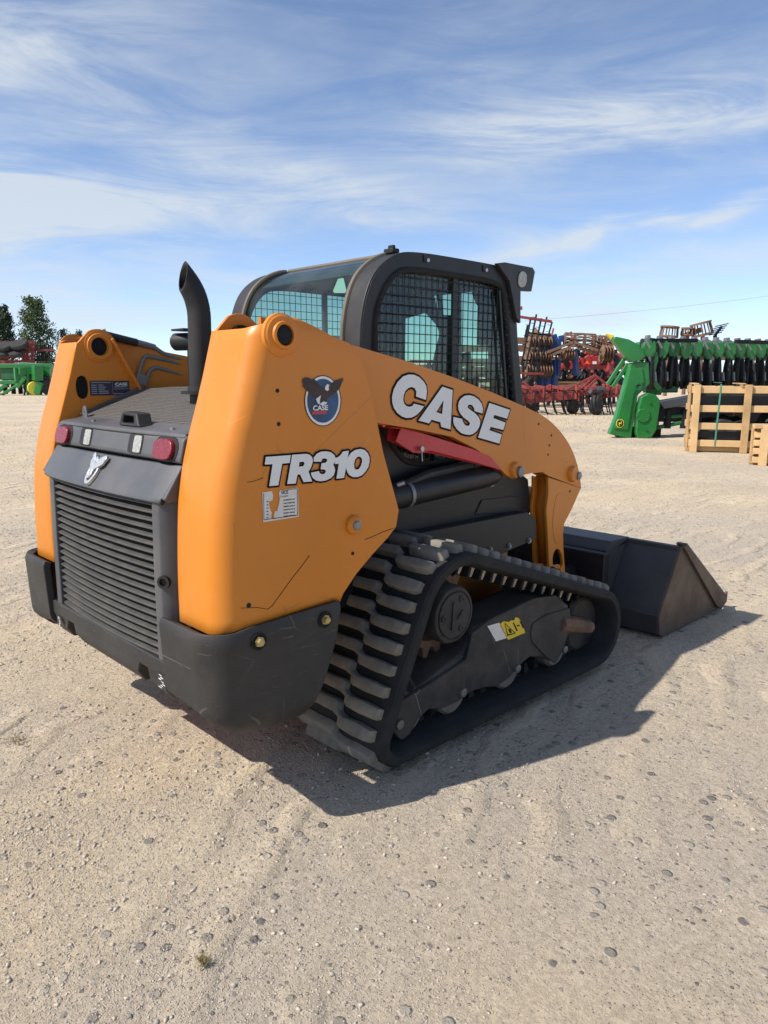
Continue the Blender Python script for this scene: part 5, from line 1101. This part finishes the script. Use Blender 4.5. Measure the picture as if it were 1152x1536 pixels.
# ---- large crate
def crate(name, label, gx, gy, w, dpt, h, rows, group, yaw, post_x, bt=0.055, bw=0.13, dark=True, strap=None):
    O = PZ(gx, gy); T = thing(name, label, 'crate', O, group); ca, sa = math.cos(yaw), math.sin(yaw)
    U = UW*ca+FW*sa; V = FW*ca-UW*sa
    P = lambda u, v, z: O+U*u+V*v+Vector((0,0,z))
    def brd(nm, a, b, wd, ht, m='pine_wood'):
        vert = abs(b[2]-a[2]) > 0.4
        return obj(nm, MB().beam(P(*a), P(*b), wd, ht, up=tuple(U) if vert else (0,0,1)), m, T, bevel=0.006)
    for v in (0.0, dpt):
        for u in post_x: brd('post', (u, v-0.03 if v == 0 else v+0.03, -0.01), (u+random.uniform(-0.01,0.01), v-0.03 if v == 0 else v+0.03, h), 0.045, 0.13, random.choice(('pine_wood','pine_dark')))
    for z in rows:
        brd('board', (-0.04, 0.02, z+random.uniform(-0.008,0.008)), (w, 0.02, z+random.uniform(-0.01,0.01)), 0.03, bw); brd('board', (-0.04, dpt, z), (w, dpt, z), 0.03, bw)
        brd('side_board', (-0.02, 0.04, z), (-0.02, dpt-0.03, z+random.uniform(-0.01,0.01)), 0.03, bw, 'pine_dark')
    obj('post', MB().beam(P(-0.06,0.16,0.0), P(-0.06,0.16,h), 0.10, 0.035, up=tuple(U)), 'pine_dark', T, bevel=0.005)
    for k, u in enumerate(np.linspace(0.02, w-0.1, max(3, int(w/0.55)))): brd('top_board', (u, -0.05, h+0.015), (u+0.03, dpt+0.05, h+0.015), 0.11, 0.022, random.choice(('pine_wood','pine_dark')))
    brd('runner', (-0.03, 0.12, 0.05), (w, 0.12, 0.05), 0.09, 0.09, 'pine_dark'); brd('runner', (-0.03, dpt-0.12, 0.05), (w, dpt-0.12, 0.05), 0.09, 0.09, 'pine_dark')
    return T, P
T1, P1 = crate('shipping_crate', 'tall open pine crate holding black wrapped goods, banded with a green strap', 1035, 677, 2.6, 1.15, 1.30, (0.17,0.50,0.84,1.20), None, -0.30, (0.05, 0.95, 1.85, 2.56))
obj('strap', MB().beam(P1(0.44,0.0-0.004,0.12), P1(0.47,-0.004,1.31), 0.006, 0.028, up=tuple(UW)).beam(P1(0.47,-0.004,1.335), P1(0.47,1.17,1.335), 0.028, 0.006), 'strap_green', T1)
def lump(name, P, u0, u1, v0, v1, z0, z1, m, label, cat, seed, amp=0.08, group=None):
    nx, ny = 16, 9; vs = []; 
    for i in range(nx+1):
        for j in range(ny+1):
            a, b = i/nx, j/ny; e = min(1, 6*min(a, 1-a))*min(1, 6*min(b, 1-b)); e = e**0.5
            z = z0+(z1-z0)*e*(0.82+0.35*noise.noise((a*3+seed, b*3, seed))) if e > 0 else z0
            vs.append(P(u0+(u1-u0)*(a+0.02*noise.noise((a*5,b*5,seed+9))), v0+(v1-v0)*b, z))
    o = obj(name, MB().add(vs, [(i*(ny+1)+j, (i+1)*(ny+1)+j, (i+1)*(ny+1)+j+1, i*(ny+1)+j+1) for i in range(nx) for j in range(ny)]), m, None, smooth=50, solid=0.02)
    tag(o, label, cat, group); return o
lump('wrapped_bale', P1, 0.05, 1.15, 0.08, 1.05, 0.11, 0.70, 'tarp_black', 'black plastic wrapped bundle slumped low inside the tall pine crate', 'bundle', 3)
lump('wrapped_bale', P1, 1.18, 2.5, 0.08, 1.05, 0.11, 0.82, 'tarp_black', 'black plastic wrapped bundle behind the middle post of the tall pine crate', 'bundle', 8)
o = obj('black_panel', MB().beam(P1(0.0,0.62,0.99), P1(2.5,0.62,0.99), 0.95, 0.38), 'tarp_black', None, bevel=0.03); tag(o, 'flat black boxed panels stacked at the top of the tall pine crate', 'panel')
T2, P2 = crate('shipping_crate', 'low slatted pine crate standing in front of the tall crate', 1131, 697, 1.3, 0.8, 0.60, (0.08,0.22,0.36,0.50), None, -0.42, (0.12, 0.8, 1.25), bw=0.10)
obj('crate_lid', MB().beam(P2(-0.05,0.4,0.61), P2(1.3,0.4,0.61), 0.86, 0.02), 'pine_wood', T2)
# ---- red field cultivator with tyres and curved shanks
def wheel(T, c, ax, r, w, name='wheel'):
    W = obj(name, MB().lathe(c-ax*w/2, ax, [(0.0,r*0.55),(0,r*0.88),(w*0.15,r*0.97),(w*0.5,r),(w*0.85,r*0.97),(w,r*0.88),(w,r*0.55)], 28), 'tyre', T)
    obj('rim', MB().lathe(c-ax*(w/2+0.005), ax, [(0.03,0.02),(0.03,r*0.2),(0.07,r*0.25),(0.05,r*0.45),(0.0,r*0.56),(w+0.01,r*0.56),(w-0.03,r*0.40)], 20), 'yellow_rim', W)
    obj('hub', MB().lathe(c-ax*(w/2+0.03), ax, [(0,r*0.10),(0.02,r*0.16),(0.08,r*0.16)], 10), 'deep_black', W)
def cultivator():
    f = Fr(890, 622); T = thing('field_cultivator', 'faded red field cultivator with curved black shanks and yellow rimmed tyres', 'cultivator', f.L(-1.0,1.0,0))
    zz = lambda p, b=0: f.pt(*z2([p])[0], b)
    ax = (UW*0.80-FW*0.6).normalized()
    for q, r_, b in (((845,1025),0.40,0), ((605,1005),0.40,0.9), ((195,1035),0.36,1.6)):
        p = zz(q, b); wheel(T, Vector((p.x,p.y,r_-0.02)), ax, r_, 0.28)
    for a, b, w_, h_, d0, d1 in (((-900,990),(1090,850),0.16,0.20,-0.2,0.6), ((100,955),(640,905),0.14,0.24,0.3,0.3), ((-900,880),(1100,830),0.14,0.16,1.6,2.0), ((-600,930),(1000,880),0.12,0.14,2.8,2.8)):
        obj('frame_beam', MB().beam(zz(a,d0), zz(b,d1), w_, h_), 'field_red', T, bevel=0.01)
    for k, x in enumerate(range(-850, 1100, 150)):
        obj('frame_rail', MB().beam(f.L(f.uz(*z2([(x,900)])[0])[0],-0.2,1.0), f.L(f.uz(*z2([(x,900)])[0])[0]+0.1,3.0,1.05), 0.10, 0.12), 'field_red', T)
    for x, z0, z1, b in ((310,960,810,0),(350,940,800,0.4),(375,940,790,0.6),(640,940,800,0),(665,960,810,0),(920,900,790,0.2),(950,930,780,0.2),(985,900,800,0.3),(180,950,860,0.2),(1050,900,820,0.5),(460,930,820,0.8)):
        obj('upright', MB().beam(zz((x,z0),b), zz((x+4,z1),b), 0.09, 0.09), 'field_red', T, bevel=0.008)
    for a, b, d in (((480,880),(830,700),0.4), ((830,700),(935,780),0.4), ((730,850),(850,730),0.9), ((100,760),(170,830),0.3), ((95,870),(280,850),0.2), ((830,700),(700,830),1.2)):
        obj('brace', MB().beam(zz(a,d), zz(b,d), 0.09, 0.09), 'field_red', T, bevel=0.008)
    for q, b in (((860,860),0), ((590,860),0.8)):
        p = zz(q, b); obj('fender', MB().tube([p-UW*0.33-Vector((0,0,0.10)), p-UW*0.2+Vector((0,0,0.03)), p+UW*0.15+Vector((0,0,0.05)), p+UW*0.3], [0.11,0.13,0.13,0.1], 8), 'cover_grey', T)
    k = 0
    for row, b in enumerate((0.0, 1.0, 2.0)):
        for x in range(-800+row*50, 1120, 95):
            u, _ = f.uz(*z2([(x,950)])[0]); 
            pts = [f.L(u,b,0.88), f.L(u-0.10,b-0.25,0.92), f.L(u-0.2,b-0.45,0.70), f.L(u-0.16,b-0.42,0.35), f.L(u-0.02,b-0.20,0.10), f.L(u+0.04,b-0.1,0.0)]
            s_ = obj('shank', MB().tube(smoothpoly([tuple(p) for p in pts],1,closed=False), 0.026, 5), 'deep_black', T); k += 1
cultivator()
# ---- upright tine harrow section
def harrow():
    f = Fr(800, 616); T = thing('tine_harrow', 'black tine harrow section folded upright under a red top bar', 'harrow', f.L(0.2,0,0)); zz = lambda p, b=0: f.pt(*z2([p])[0], b)
    obj('top_bar', MB().beam(zz((-120,75)), zz((390,152)), 0.10, 0.11), 'field_red', T, bevel=0.01); obj('bar_end', MB().beam(zz((0,20)), zz((90,15)), 0.14, 0.14), 'field_red', T); obj('bar_post', MB().beam(zz((20,10)), zz((-10,700)), 0.12, 0.12), 'field_red', T)
    for a, b in (((120,262),(382,292)), ((90,545),(330,545))): obj('cross_bar', MB().beam(zz(a,0.05), zz(b,0.05), 0.06, 0.07), 'deep_black', T)
    obj('low_bar', MB().beam(zz((-80,672)), zz((310,682)), 0.08, 0.09), 'field_red', T)
    for i, (a, b) in enumerate((((180,105),(80,600)), ((235,78),(120,640)), ((285,118),(165,680)), ((342,103),(200,690)), ((395,155),(225,760)))):
        p, q = zz(a), zz(b); B = obj('tine_bar', MB().beam(p, q, 0.055, 0.06), 'deep_black', T)
        for k in range(9):
            m_ = p.lerp(q, (k+0.5)/9); obj('tine', MB().cyl(m_, m_-UW*0.16+Vector((0,0,0.03)), 0.011, 5), 'deep_black', B)
    for x in (100, 250): obj('stand', MB().beam(zz((x,560),0.4), zz((x,1080),0.4), 0.09, 0.09), 'deep_black', T)
harrow()
# ---- blue disc machine with rusty rollers
def tiller():
    f = Fr(830, 612); T = thing('tillage_machine', 'blue tillage machine with rusty disc gangs and basket rollers folded on top', 'tillage machine', f.L(1.5,1,0)); zz = lambda p, b=0: f.pt(*z2([p])[0], b)
    for a, b, w_ in (((395,330),(445,310),0.35),((465,330),(510,320),0.3),((270,400),(480,380),0.5),((420,540),(420,830),0.28),((455,540),(450,700),0.22),((380,560),(360,830),0.28),((270,560),(240,860),0.22),((330,420),(470,400),0.4),((300,600),(300,820),0.2),((620,440),(640,700),0.25)):
        obj('blue_frame', MB().beam(zz(a,0.6), zz(b,0.6), w_*0.8, w_), 'blue_paint', T, bevel=0.02)
    for (x0, x1, y, n, r_) in ((140,385,350,9,0.28),(130,375,500,9,0.32),(100,385,640,10,0.34),(500,610,480,4,0.3),(880,1000,450,4,0.36),(880,1000,500,4,0.30)):
        p, q = zz((x0,y),0.2), zz((x1,y+8),0.2); G = obj('disc_gang', MB().cyl(p, q, 0.06, 8), 'rust_brown', T); d = (q-p).normalized()
        for k in range(n):
            c = p.lerp(q, (k+0.5)/n); obj('disc', MB().lathe(c-d*0.02, (d+FW*0.25).normalized(), [(0,r_*0.35),(0.05,r_*0.8),(0.02,r_),(0.07,r_*0.8)], 16), 'rust_brown', G)
    for (a, b, r_) in (((150,340),(380,330),0.26),((520,330),(830,345),0.30),((810,360),(1000,365),0.30)):
        p, q = zz(a,0.5), zz(b,0.5); d = (q-p).normalized(); e1 = d.orthogonal().normalized(); e2 = d.cross(e1); B = obj('basket_roller', MB().cyl(p, q, 0.05, 8), 'rust_brown', T)
        for k in range(11):
            t = 2*math.pi*k/11; o1 = (e1*math.cos(t)+e2*math.sin(t))*r_; t2 = t+0.7; o2 = (e1*math.cos(t2)+e2*math.sin(t2))*r_
            obj('basket_bar', MB().tube([p+o1, (p+q)/2+(o1+o2).normalized()*r_, q+o2], 0.028, 5), 'rust_brown', B)
        for t in (0, 0.33, 0.66, 1): obj('basket_ring', MB().lathe(p.lerp(q,t)-d*0.015, d, [(0,r_*0.9),(0,r_),(0.03,r_),(0.03,r_*0.9)], 16), 'rust_brown', B)
    for a, b, d in (((340,465),(600,365),0.0),((375,500),(620,390),0.0),((630,365),(860,445),0.0),((620,395),(850,475),0.1),((390,470),(560,420),0.3),((640,400),(800,470),0.3)):
        obj('rusty_arm', MB().beam(zz(a,d), zz(b,d), 0.08, 0.11), 'rust_brown', T)
    for a, b in (((-700,560),(420,560)), ((-700,660),(420,640)), ((-600,430),(300,420)), ((-300,330),(150,350))):
        obj('rear_bar', MB().beam(zz(a,1.6), zz(b,1.6), 0.25, 0.3), 'rust_brown', T)
tiller()
def tangle():
    f = Fr(850, 609); T = thing('stacked_harrow', 'dense tangle of rusty, red and black harrow sections between cab and corn header', 'harrow', f.L(0,1.5,0)); rnd = random.Random(77)
    for k in range(120):
        x, y = rnd.uniform(782, 928), rnd.uniform(512, 600); a = rnd.choice((0.05, -0.1, 1.35, 1.75, 0.5, -0.55)); l = rnd.uniform(8, 34)
        p, q = f.pt(x, y, rnd.uniform(0.2,2.2)), f.pt(x+l*math.cos(a), y-l*math.sin(a), rnd.uniform(0.2,2.2))
        obj('frame_link', MB().beam(p, q, rnd.uniform(0.05,0.10), rnd.uniform(0.06,0.14)), rnd.choice(('rust_brown','rust_brown','deep_black','deep_black','maroon','field_red','bright_red')), T)
    for k in range(26):
        p = f.pt(rnd.uniform(785,925), rnd.uniform(500,590), rnd.uniform(0.4,2)); r_ = rnd.uniform(0.2,0.36)
        obj('disc', MB().lathe(p, UW+FW*rnd.uniform(-.5,.5)+Vector((0,0,rnd.uniform(-.3,.3))), [(0,r_*0.3),(0.05,r_*0.8),(0.02,r_),(0.07,r_*0.8)], 14), 'rust_brown', T)
    for x in (790, 830, 870, 915): obj('leg', MB().beam(f.pt(x,560,1.2), f.L(f.uz(x,600)[0],1.2,0), 0.14, 0.14), 'deep_black', T)
tangle()
# ---- bright red planter behind
def planter():
    f = Fr(865, 610); T = thing('row_planter', 'bright red row machine with black struts and orange warning triangle', 'planter', f.L(0,1,0)); zz = lambda p, b=0: f.pt(*z2([p])[0], b)
    rnd = random.Random(5)
    obj('tool_bar', MB().beam(zz((490,600)), zz((1010,620)), 0.25, 0.26), 'bright_red', T, bevel=0.02); obj('tool_bar', MB().beam(zz((-500,640),0.6), zz((520,620),0.6), 0.2, 0.22), 'bright_red', T)
    for k in range(9):
        x = 520+k*55; y = 560+rnd.uniform(-30,40)
        obj('row_unit', MB().beam(zz((x,y-45),-0.1), zz((x+rnd.uniform(20,50),y+40),-0.1), 0.22, rnd.uniform(0.16,0.32)), rnd.choice(('bright_red','bright_red','deep_black')), T, bevel=0.03)
        obj('row_unit', MB().beam(zz((x-10,y-90),0.3), zz((x+40,y-60),0.3), 0.2, 0.22), rnd.choice(('bright_red','deep_black','deep_black')), T, bevel=0.03)
    for x in (470, 560, 650, 690, 810, 880): obj('strut', MB().beam(zz((x-10,735),-0.4), zz((x+55,640),-0.2), 0.05, 0.06), 'pipe_grey', T)
    for x in (500, 600, 720, 830, 900): obj('seed_hose', MB().tube([zz((x,640),-0.2), zz((x+30,680),-0.3), zz((x+15,735),-0.4)], 0.07, 6), 'deep_black', T)
    obj('gauge_bar', MB().beam(zz((390,745),-0.5), zz((740,740),-0.5), 0.09, 0.10), 'deep_black', T)
    for a, b in (((355,800),(590,800)), ((380,770),(730,768)), ((560,795),(760,780))): obj('wooden_pole', MB().cyl(zz(a,-0.6), zz(b,-0.6), 0.055, 6), 'pine_dark', T)
    t = [f.uz(*q, -0.3) for q in z2([(725,580),(750,545),(775,580)])]; obj('warning_triangle', MB().plate([t], f.fn(), -0.32, -0.30), 'orange_triangle', T)
    obj('side_hopper', MB().beam(zz((960,560)), zz((965,690)), 0.35, 0.4), 'bright_red', T, bevel=0.03)
    obj('white_tag', MB().beam(zz((805,570),-0.2), zz((845,570),-0.2), 0.04, 0.13), 'white_decal', T)
    for x in (520, 700, 880): obj('leg', MB().beam(zz((x,620),0.4), zz((x,1010),0.4), 0.14, 0.14), 'deep_black', T)
    for a, b in (((1000,560),(1010,470)), ((1010,470),(1050,450)), ((1040,530),(1060,600))): obj('lift_arm', MB().beam(zz(a,0.2), zz(b,0.2), 0.14, 0.16), 'deep_black', T)
planter()
# ---- more machinery standing further off behind the corn header and behind the cab
def far_frame(name, label, cat, gx, gy, w, h, m, seed, nb=6, b=0.0, disc=True):
    f = Fr(gx, gy); T = thing(name, label, cat, f.L(0,b,0)); rnd = random.Random(seed)
    for k in range(nb):
        z = h*(0.25+0.7*k/nb); obj('frame_bar', MB().beam(f.L(-w/2*rnd.uniform(.6,1),b+rnd.uniform(0,1.5),z), f.L(w/2*rnd.uniform(.6,1),b+rnd.uniform(0,1.5),z+rnd.uniform(-.2,.2)), 0.14, 0.16), m, T)
    for k in range(nb+2):
        u = -w/2+w*(k+0.5)/(nb+2); obj('upright', MB().beam(f.L(u,b+0.5,0), f.L(u+rnd.uniform(-.3,.3),b+rnd.uniform(.2,1),h*rnd.uniform(.6,1)), 0.12, 0.12), rnd.choice((m, m, 'deep_black')), T)
    if disc:
        for k in range(nb):
            u = rnd.uniform(-w/2, w/2); z = h*rnd.uniform(.3,.9); obj('tyre', MB().lathe(f.L(u,b,z), UW*rnd.uniform(.3,1)+Vector((0,0,rnd.uniform(-.4,.4)))-FW*0.5, [(0,0.15),(0,0.36),(0.06,0.42),(0.2,0.42),(0.26,0.36),(0.26,0.15)], 18), 'tyre', T)
    return T, f
far_frame('disc_harrow', 'dark rusty disc harrow parked close behind the blue tillage machine', 'harrow', 850, 604, 5.5, 3.1, 'rust_brown', 33, 11)
far_frame('folded_toolbar', 'black folded toolbar frame behind the red cultivator and corn header', 'implement', 905, 606, 4.0, 2.3, 'deep_black', 41, 12)
far_frame('folded_implement', 'dusty red folded implement seen through the cab glass behind the loader', 'implement', 690, 610, 7.5, 2.6, 'field_red', 21, 7)
def cages():
    f = Fr(1050, 640); T = thing('rolling_basket', 'rusty rolling baskets and spiked arm poking up behind the corn header', 'implement', f.L(0,4,0))
    mast = []
    for i, (pts, r_) in enumerate((([(470,160),(480,95)],0.30), ([(705,150),(690,70)],0.34), ([(600,150),(606,105)],0.22))):
        p, q = [f.pt(*z3([t])[0], 4) for t in pts]; d = (q-p).normalized(); e1 = d.orthogonal().normalized(); e2 = d.cross(e1)
        K = obj('basket', MB().cyl(p-Vector((0,0,2.0)), p, 0.07, 8), 'rust_brown', T)
        for k in range(9):
            t = 2*math.pi*k/9; o1 = (e1*math.cos(t)+e2*math.sin(t))*r_; obj('basket_bar', MB().cyl(p+o1, q+o1*0.9, 0.024, 5), 'rust_brown', K)
        for pp in (p, q): obj('basket_ring', MB().lathe(pp-d*0.02, d, [(0,r_*0.85),(0,r_*1.05),(0.05,r_*1.05),(0.05,r_*0.85)], 14), 'rust_brown', K)
    a, b = [f.pt(*z3([t])[0], 4) for t in ((560,160),(700,110))]; obj('arm', MB().beam(a, b, 0.12, 0.16), 'rust_brown', T)
    a, b = [f.pt(*z3([t])[0], 4) for t in ((790,150),(835,90))]; S = obj('spiked_arm', MB().beam(a-Vector((0,0,1.5)), a, 0.1, 0.1).beam(a, b, 0.07, 0.07), 'deep_black', T)
    for k in range(5):
        p = a.lerp(b, k/4); obj('spike', MB().cyl(p-UW*0.22, p+UW*0.22+Vector((0,0,0.1)), 0.018, 5), 'deep_black', S)
    obj('base_frame', MB().beam(f.L(0.5,4,0.5), f.L(5,4,0.5), 0.3, 0.3), 'rust_brown', T)
cages()
# ---- left background
def left_side():
    f = Fr(40, 593); T = thing('grain_drill', 'low green grain drill parked at the yard edge beside the trees', 'grain drill', f.L(0,0,0)); zz = lambda p, b=0: f.pt(*zl([p])[0], b)
    for a, b, w_, d in (((-60,742),(450,742),0.34,0.5),((-60,885),(260,885),0.3,0),((200,760),(450,780),0.9,0.8),((-40,980),(60,900),0.28,0)):
        obj('drill_beam', MB().beam(zz(a,d), zz(b,d), w_, w_), 'green_paint', T, bevel=0.03)
    for a, b, w_ in (((140,760),(150,880),0.35),((320,740),(325,870),0.65),((190,760),(190,820),0.5),((355,880),(325,985),0.5),((240,810),(240,1000),0.18),((150,930),(230,830),0.3),((20,990),(180,890),0.2),((0,980),(0,990),0.6)):
        obj('drill_arm', MB().beam(zz(a,-0.2), zz(b,-0.2), w_, w_), 'green_paint', T, bevel=0.03)
    obj('yellow_disc', MB().lathe(zz((300,935),-0.1), -FW+UW*0.6, [(0,0.55),(0.1,0.5)], 16), 'yellow_paint', T)
    for x, y in ((270,925),(380,900),(420,930)): obj('gauge_wheel', MB().lathe(zz((x,y),0.2), -FW+UW*0.5, [(0,0.2),(0,0.6),(0.25,0.6),(0.25,0.2)], 18), 'tyre', T)
    obj('seed_box', MB().beam(zz((30,800),1.0), zz((450,800),1.0), 1.0, 1.2), 'green_dark', T, bevel=0.05)
    for x in (40, 110, 170, 330, 400): obj('opener', MB().beam(zz((x,860),0.3), zz((x+10,985),0.3), 0.22, 0.28), 'deep_black', T)
    obj('stand', MB().beam(zz((212,960),-0.6), zz((212,1035),-0.6), 0.12, 0.12), 'deep_black', T)
    g = Fr(20, 586); R_ = thing('folded_cultivator', 'dark maroon folded cultivator frame carrying black tyres behind the green drill', 'cultivator', g.L(0,0,0)); zz2 = lambda p, b=0: g.pt(*zl([p])[0], b)
    for y in (545, 585, 625, 665, 705): obj('frame_bar', MB().beam(zz2((-80,y)), zz2((300,y-5)), 0.22, 0.24), 'maroon', R_)
    for x in (10, 60, 110, 205, 235, 280): obj('upright', MB().beam(zz2((x,525)), zz2((x-6,860),0.2), 0.2, 0.24), 'maroon', R_)
    for x, y in ((45,590),(170,575),(150,640),(35,640)): obj('tyre', MB().lathe(zz2((x,y),-0.4), Vector((0,0,1))-FW*0.6, [(0,0.3),(0,0.75),(0.1,0.85),(0.35,0.85),(0.45,0.75),(0.45,0.3)], 20), 'tyre', R_)
    for k in range(9): obj('tine', MB().beam(zz2((310+k*18,560),0.5), zz2((300+k*18,700),0.5), 0.10, 0.10), 'deep_black', R_)
    obj('tine_bar', MB().beam(zz2((300,610),0.5), zz2((470,605),0.5), 0.2, 0.2), 'maroon', R_); obj('tine_bar', MB().beam(zz2((300,690),0.5), zz2((470,690),0.5), 0.25, 0.3), 'deep_black', R_)
left_side()
# ---- trees
def tree(name, label, px, topy, gy, wpx, seed, leaf, lean=0.0, nl=5200, shape='poplar', dist=None, base=0.12, group=None):
    f = Fr(px, gy); h = f.uz(px, topy)[1]; w = wpx*f.d/F; rnd = random.Random(seed); T = thing(name, label, 'tree', f.L(0,0,0), group)
    tr = [f.L(0,0,0), f.L(lean*0.2,0,h*0.3), f.L(lean*0.55,0,h*0.65), f.L(lean,0,h*0.96)]
    TK = obj('trunk', MB().tube(tr, [h*0.018,h*0.014,h*0.008,h*0.002], 8), 'bark', T)
    V = []; Fc = []
    def at(t):
        i = min(2, int(t*3)); return tr[i].lerp(tr[i+1], t*3-i)
    limbs = []
    for k in range(46):
        t = base+(1-base)*(k/46)**0.9; a = rnd.uniform(0, 6.283)
        prof = (math.sin(math.pi*min(1,(t*0.86+0.14))**1.2)**0.65 if shape == 'poplar' else (1-t)**0.7*1.1+0.06)
        L_ = w/2*prof*rnd.uniform(0.7,1.15); p = at(t); up_ = 0.9 if shape == 'poplar' else 0.15
        q = p+Vector((math.cos(a)*L_, math.sin(a)*L_, L_*up_))+UW*(-0.25*L_)
        limbs.append((p, q, L_))
    lb = MB()
    for p, q, L_ in limbs: lb.tube([p, p.lerp(q,0.5), q], [h*0.005,h*0.003,h*0.001], 4)
    lo_ = obj('limbs', lb, 'bark', T); lo_['kind'] = 'stuff'
    for _ in range(nl):
        p, q, L_ = rnd.choice(limbs); t = rnd.random()**0.6; c = p.lerp(q, t)
        s = 0.16*L_+0.12; c = c+Vector((rnd.gauss(0,s), rnd.gauss(0,s), rnd.gauss(0,s*1.1)))
        sz = h*rnd.uniform(0.008,0.018); a = Vector((rnd.gauss(0,1),rnd.gauss(0,1),rnd.gauss(0,1))).normalized(); b = a.orthogonal().normalized(); d = a.cross(b)
        o = len(V); V += [c-b*sz, c-d*sz*0.55, c+b*sz, c+d*sz*0.55]; Fc.append((o,o+1,o+2,o+3))
    cr = obj('crown', MB().add(V, Fc), leaf, T, smooth=0, recalc=False)
    cr['kind'] = 'stuff'
tree('poplar_tree', 'slender windswept poplar tree behind the green drill', 70, 444, 581, 44, 4, 'leaf_poplar', lean=-1.0, nl=7000)
tree('spruce_tree', 'broad dark tree with ragged top behind the maroon cultivator', 12, 455, 581, 62, 9, 'leaf_dark', lean=0.5, nl=10000, shape='cone')
tree('spruce_tree', 'small dark tree half hidden between the broad tree and poplar', 44, 492, 579, 34, 12, 'leaf_dark', lean=0.0, nl=4000, shape='cone')
tree('distant_tree', 'far tree top showing above the loader tower beside the poplar', 100, 492, 580, 26, 15, 'leaf_dark', nl=2500)
tree('distant_tree', 'far small tree top above the hose of the loader arm', 161, 492, 580, 18, 17, 'leaf_dark', nl=2000)
tree('distant_tree', 'far low tree top above the tower pivot ring', 125, 494, 580, 22, 19, 'leaf_dark', nl=2000)
# overhead wire
w0, w1 = Fr(600,600).pt(700,488,0), Fr(1300,600).pt(1400,408,0)
wire = obj('power_line', MB().tube([w0.lerp(w1,k/20)-Vector((0,0,0.35*math.sin(math.pi*k/20))) for k in range(21)], 0.007, 5), 'pipe_grey', None); tag(wire, 'thin overhead power line crossing the sky above the corn header', 'power line')
# dry weeds at the far edge of the yard and one in the foreground
def weeds():
    V = []; Fc = []; rnd = random.Random(3)
    spots = [(PZ(rnd.uniform(790,960), rnd.uniform(618,648)), 0.05) for _ in range(420)]+[(PZ(rnd.uniform(-20,75), rnd.uniform(594,606)), 0.06) for _ in range(160)]+[(PZ(305+rnd.gauss(0,5),1442+rnd.gauss(0,4)), 0.016) for _ in range(50)]+[(PZ(25+rnd.gauss(0,12),1112+rnd.gauss(0,4)), 0.018) for _ in range(40)]
    for p, h in spots:
        for _ in range(4):
            a = rnd.uniform(0,6.28); d = Vector((math.cos(a),math.sin(a),0)); o = len(V); hh = h*rnd.uniform(.5,1.2)
            V += [p-d*hh*0.08, p+d*hh*0.08, p+Vector((rnd.gauss(0,.5)*hh,rnd.gauss(0,.5)*hh,hh))]; Fc.append((o,o+1,o+2))
    o = obj('dry_weeds', MB().add(V, Fc), 'weed', None, smooth=0, recalc=False); tag(o, 'dry sparse weeds along the far yard edge', 'weeds', kind='stuff')
weeds()
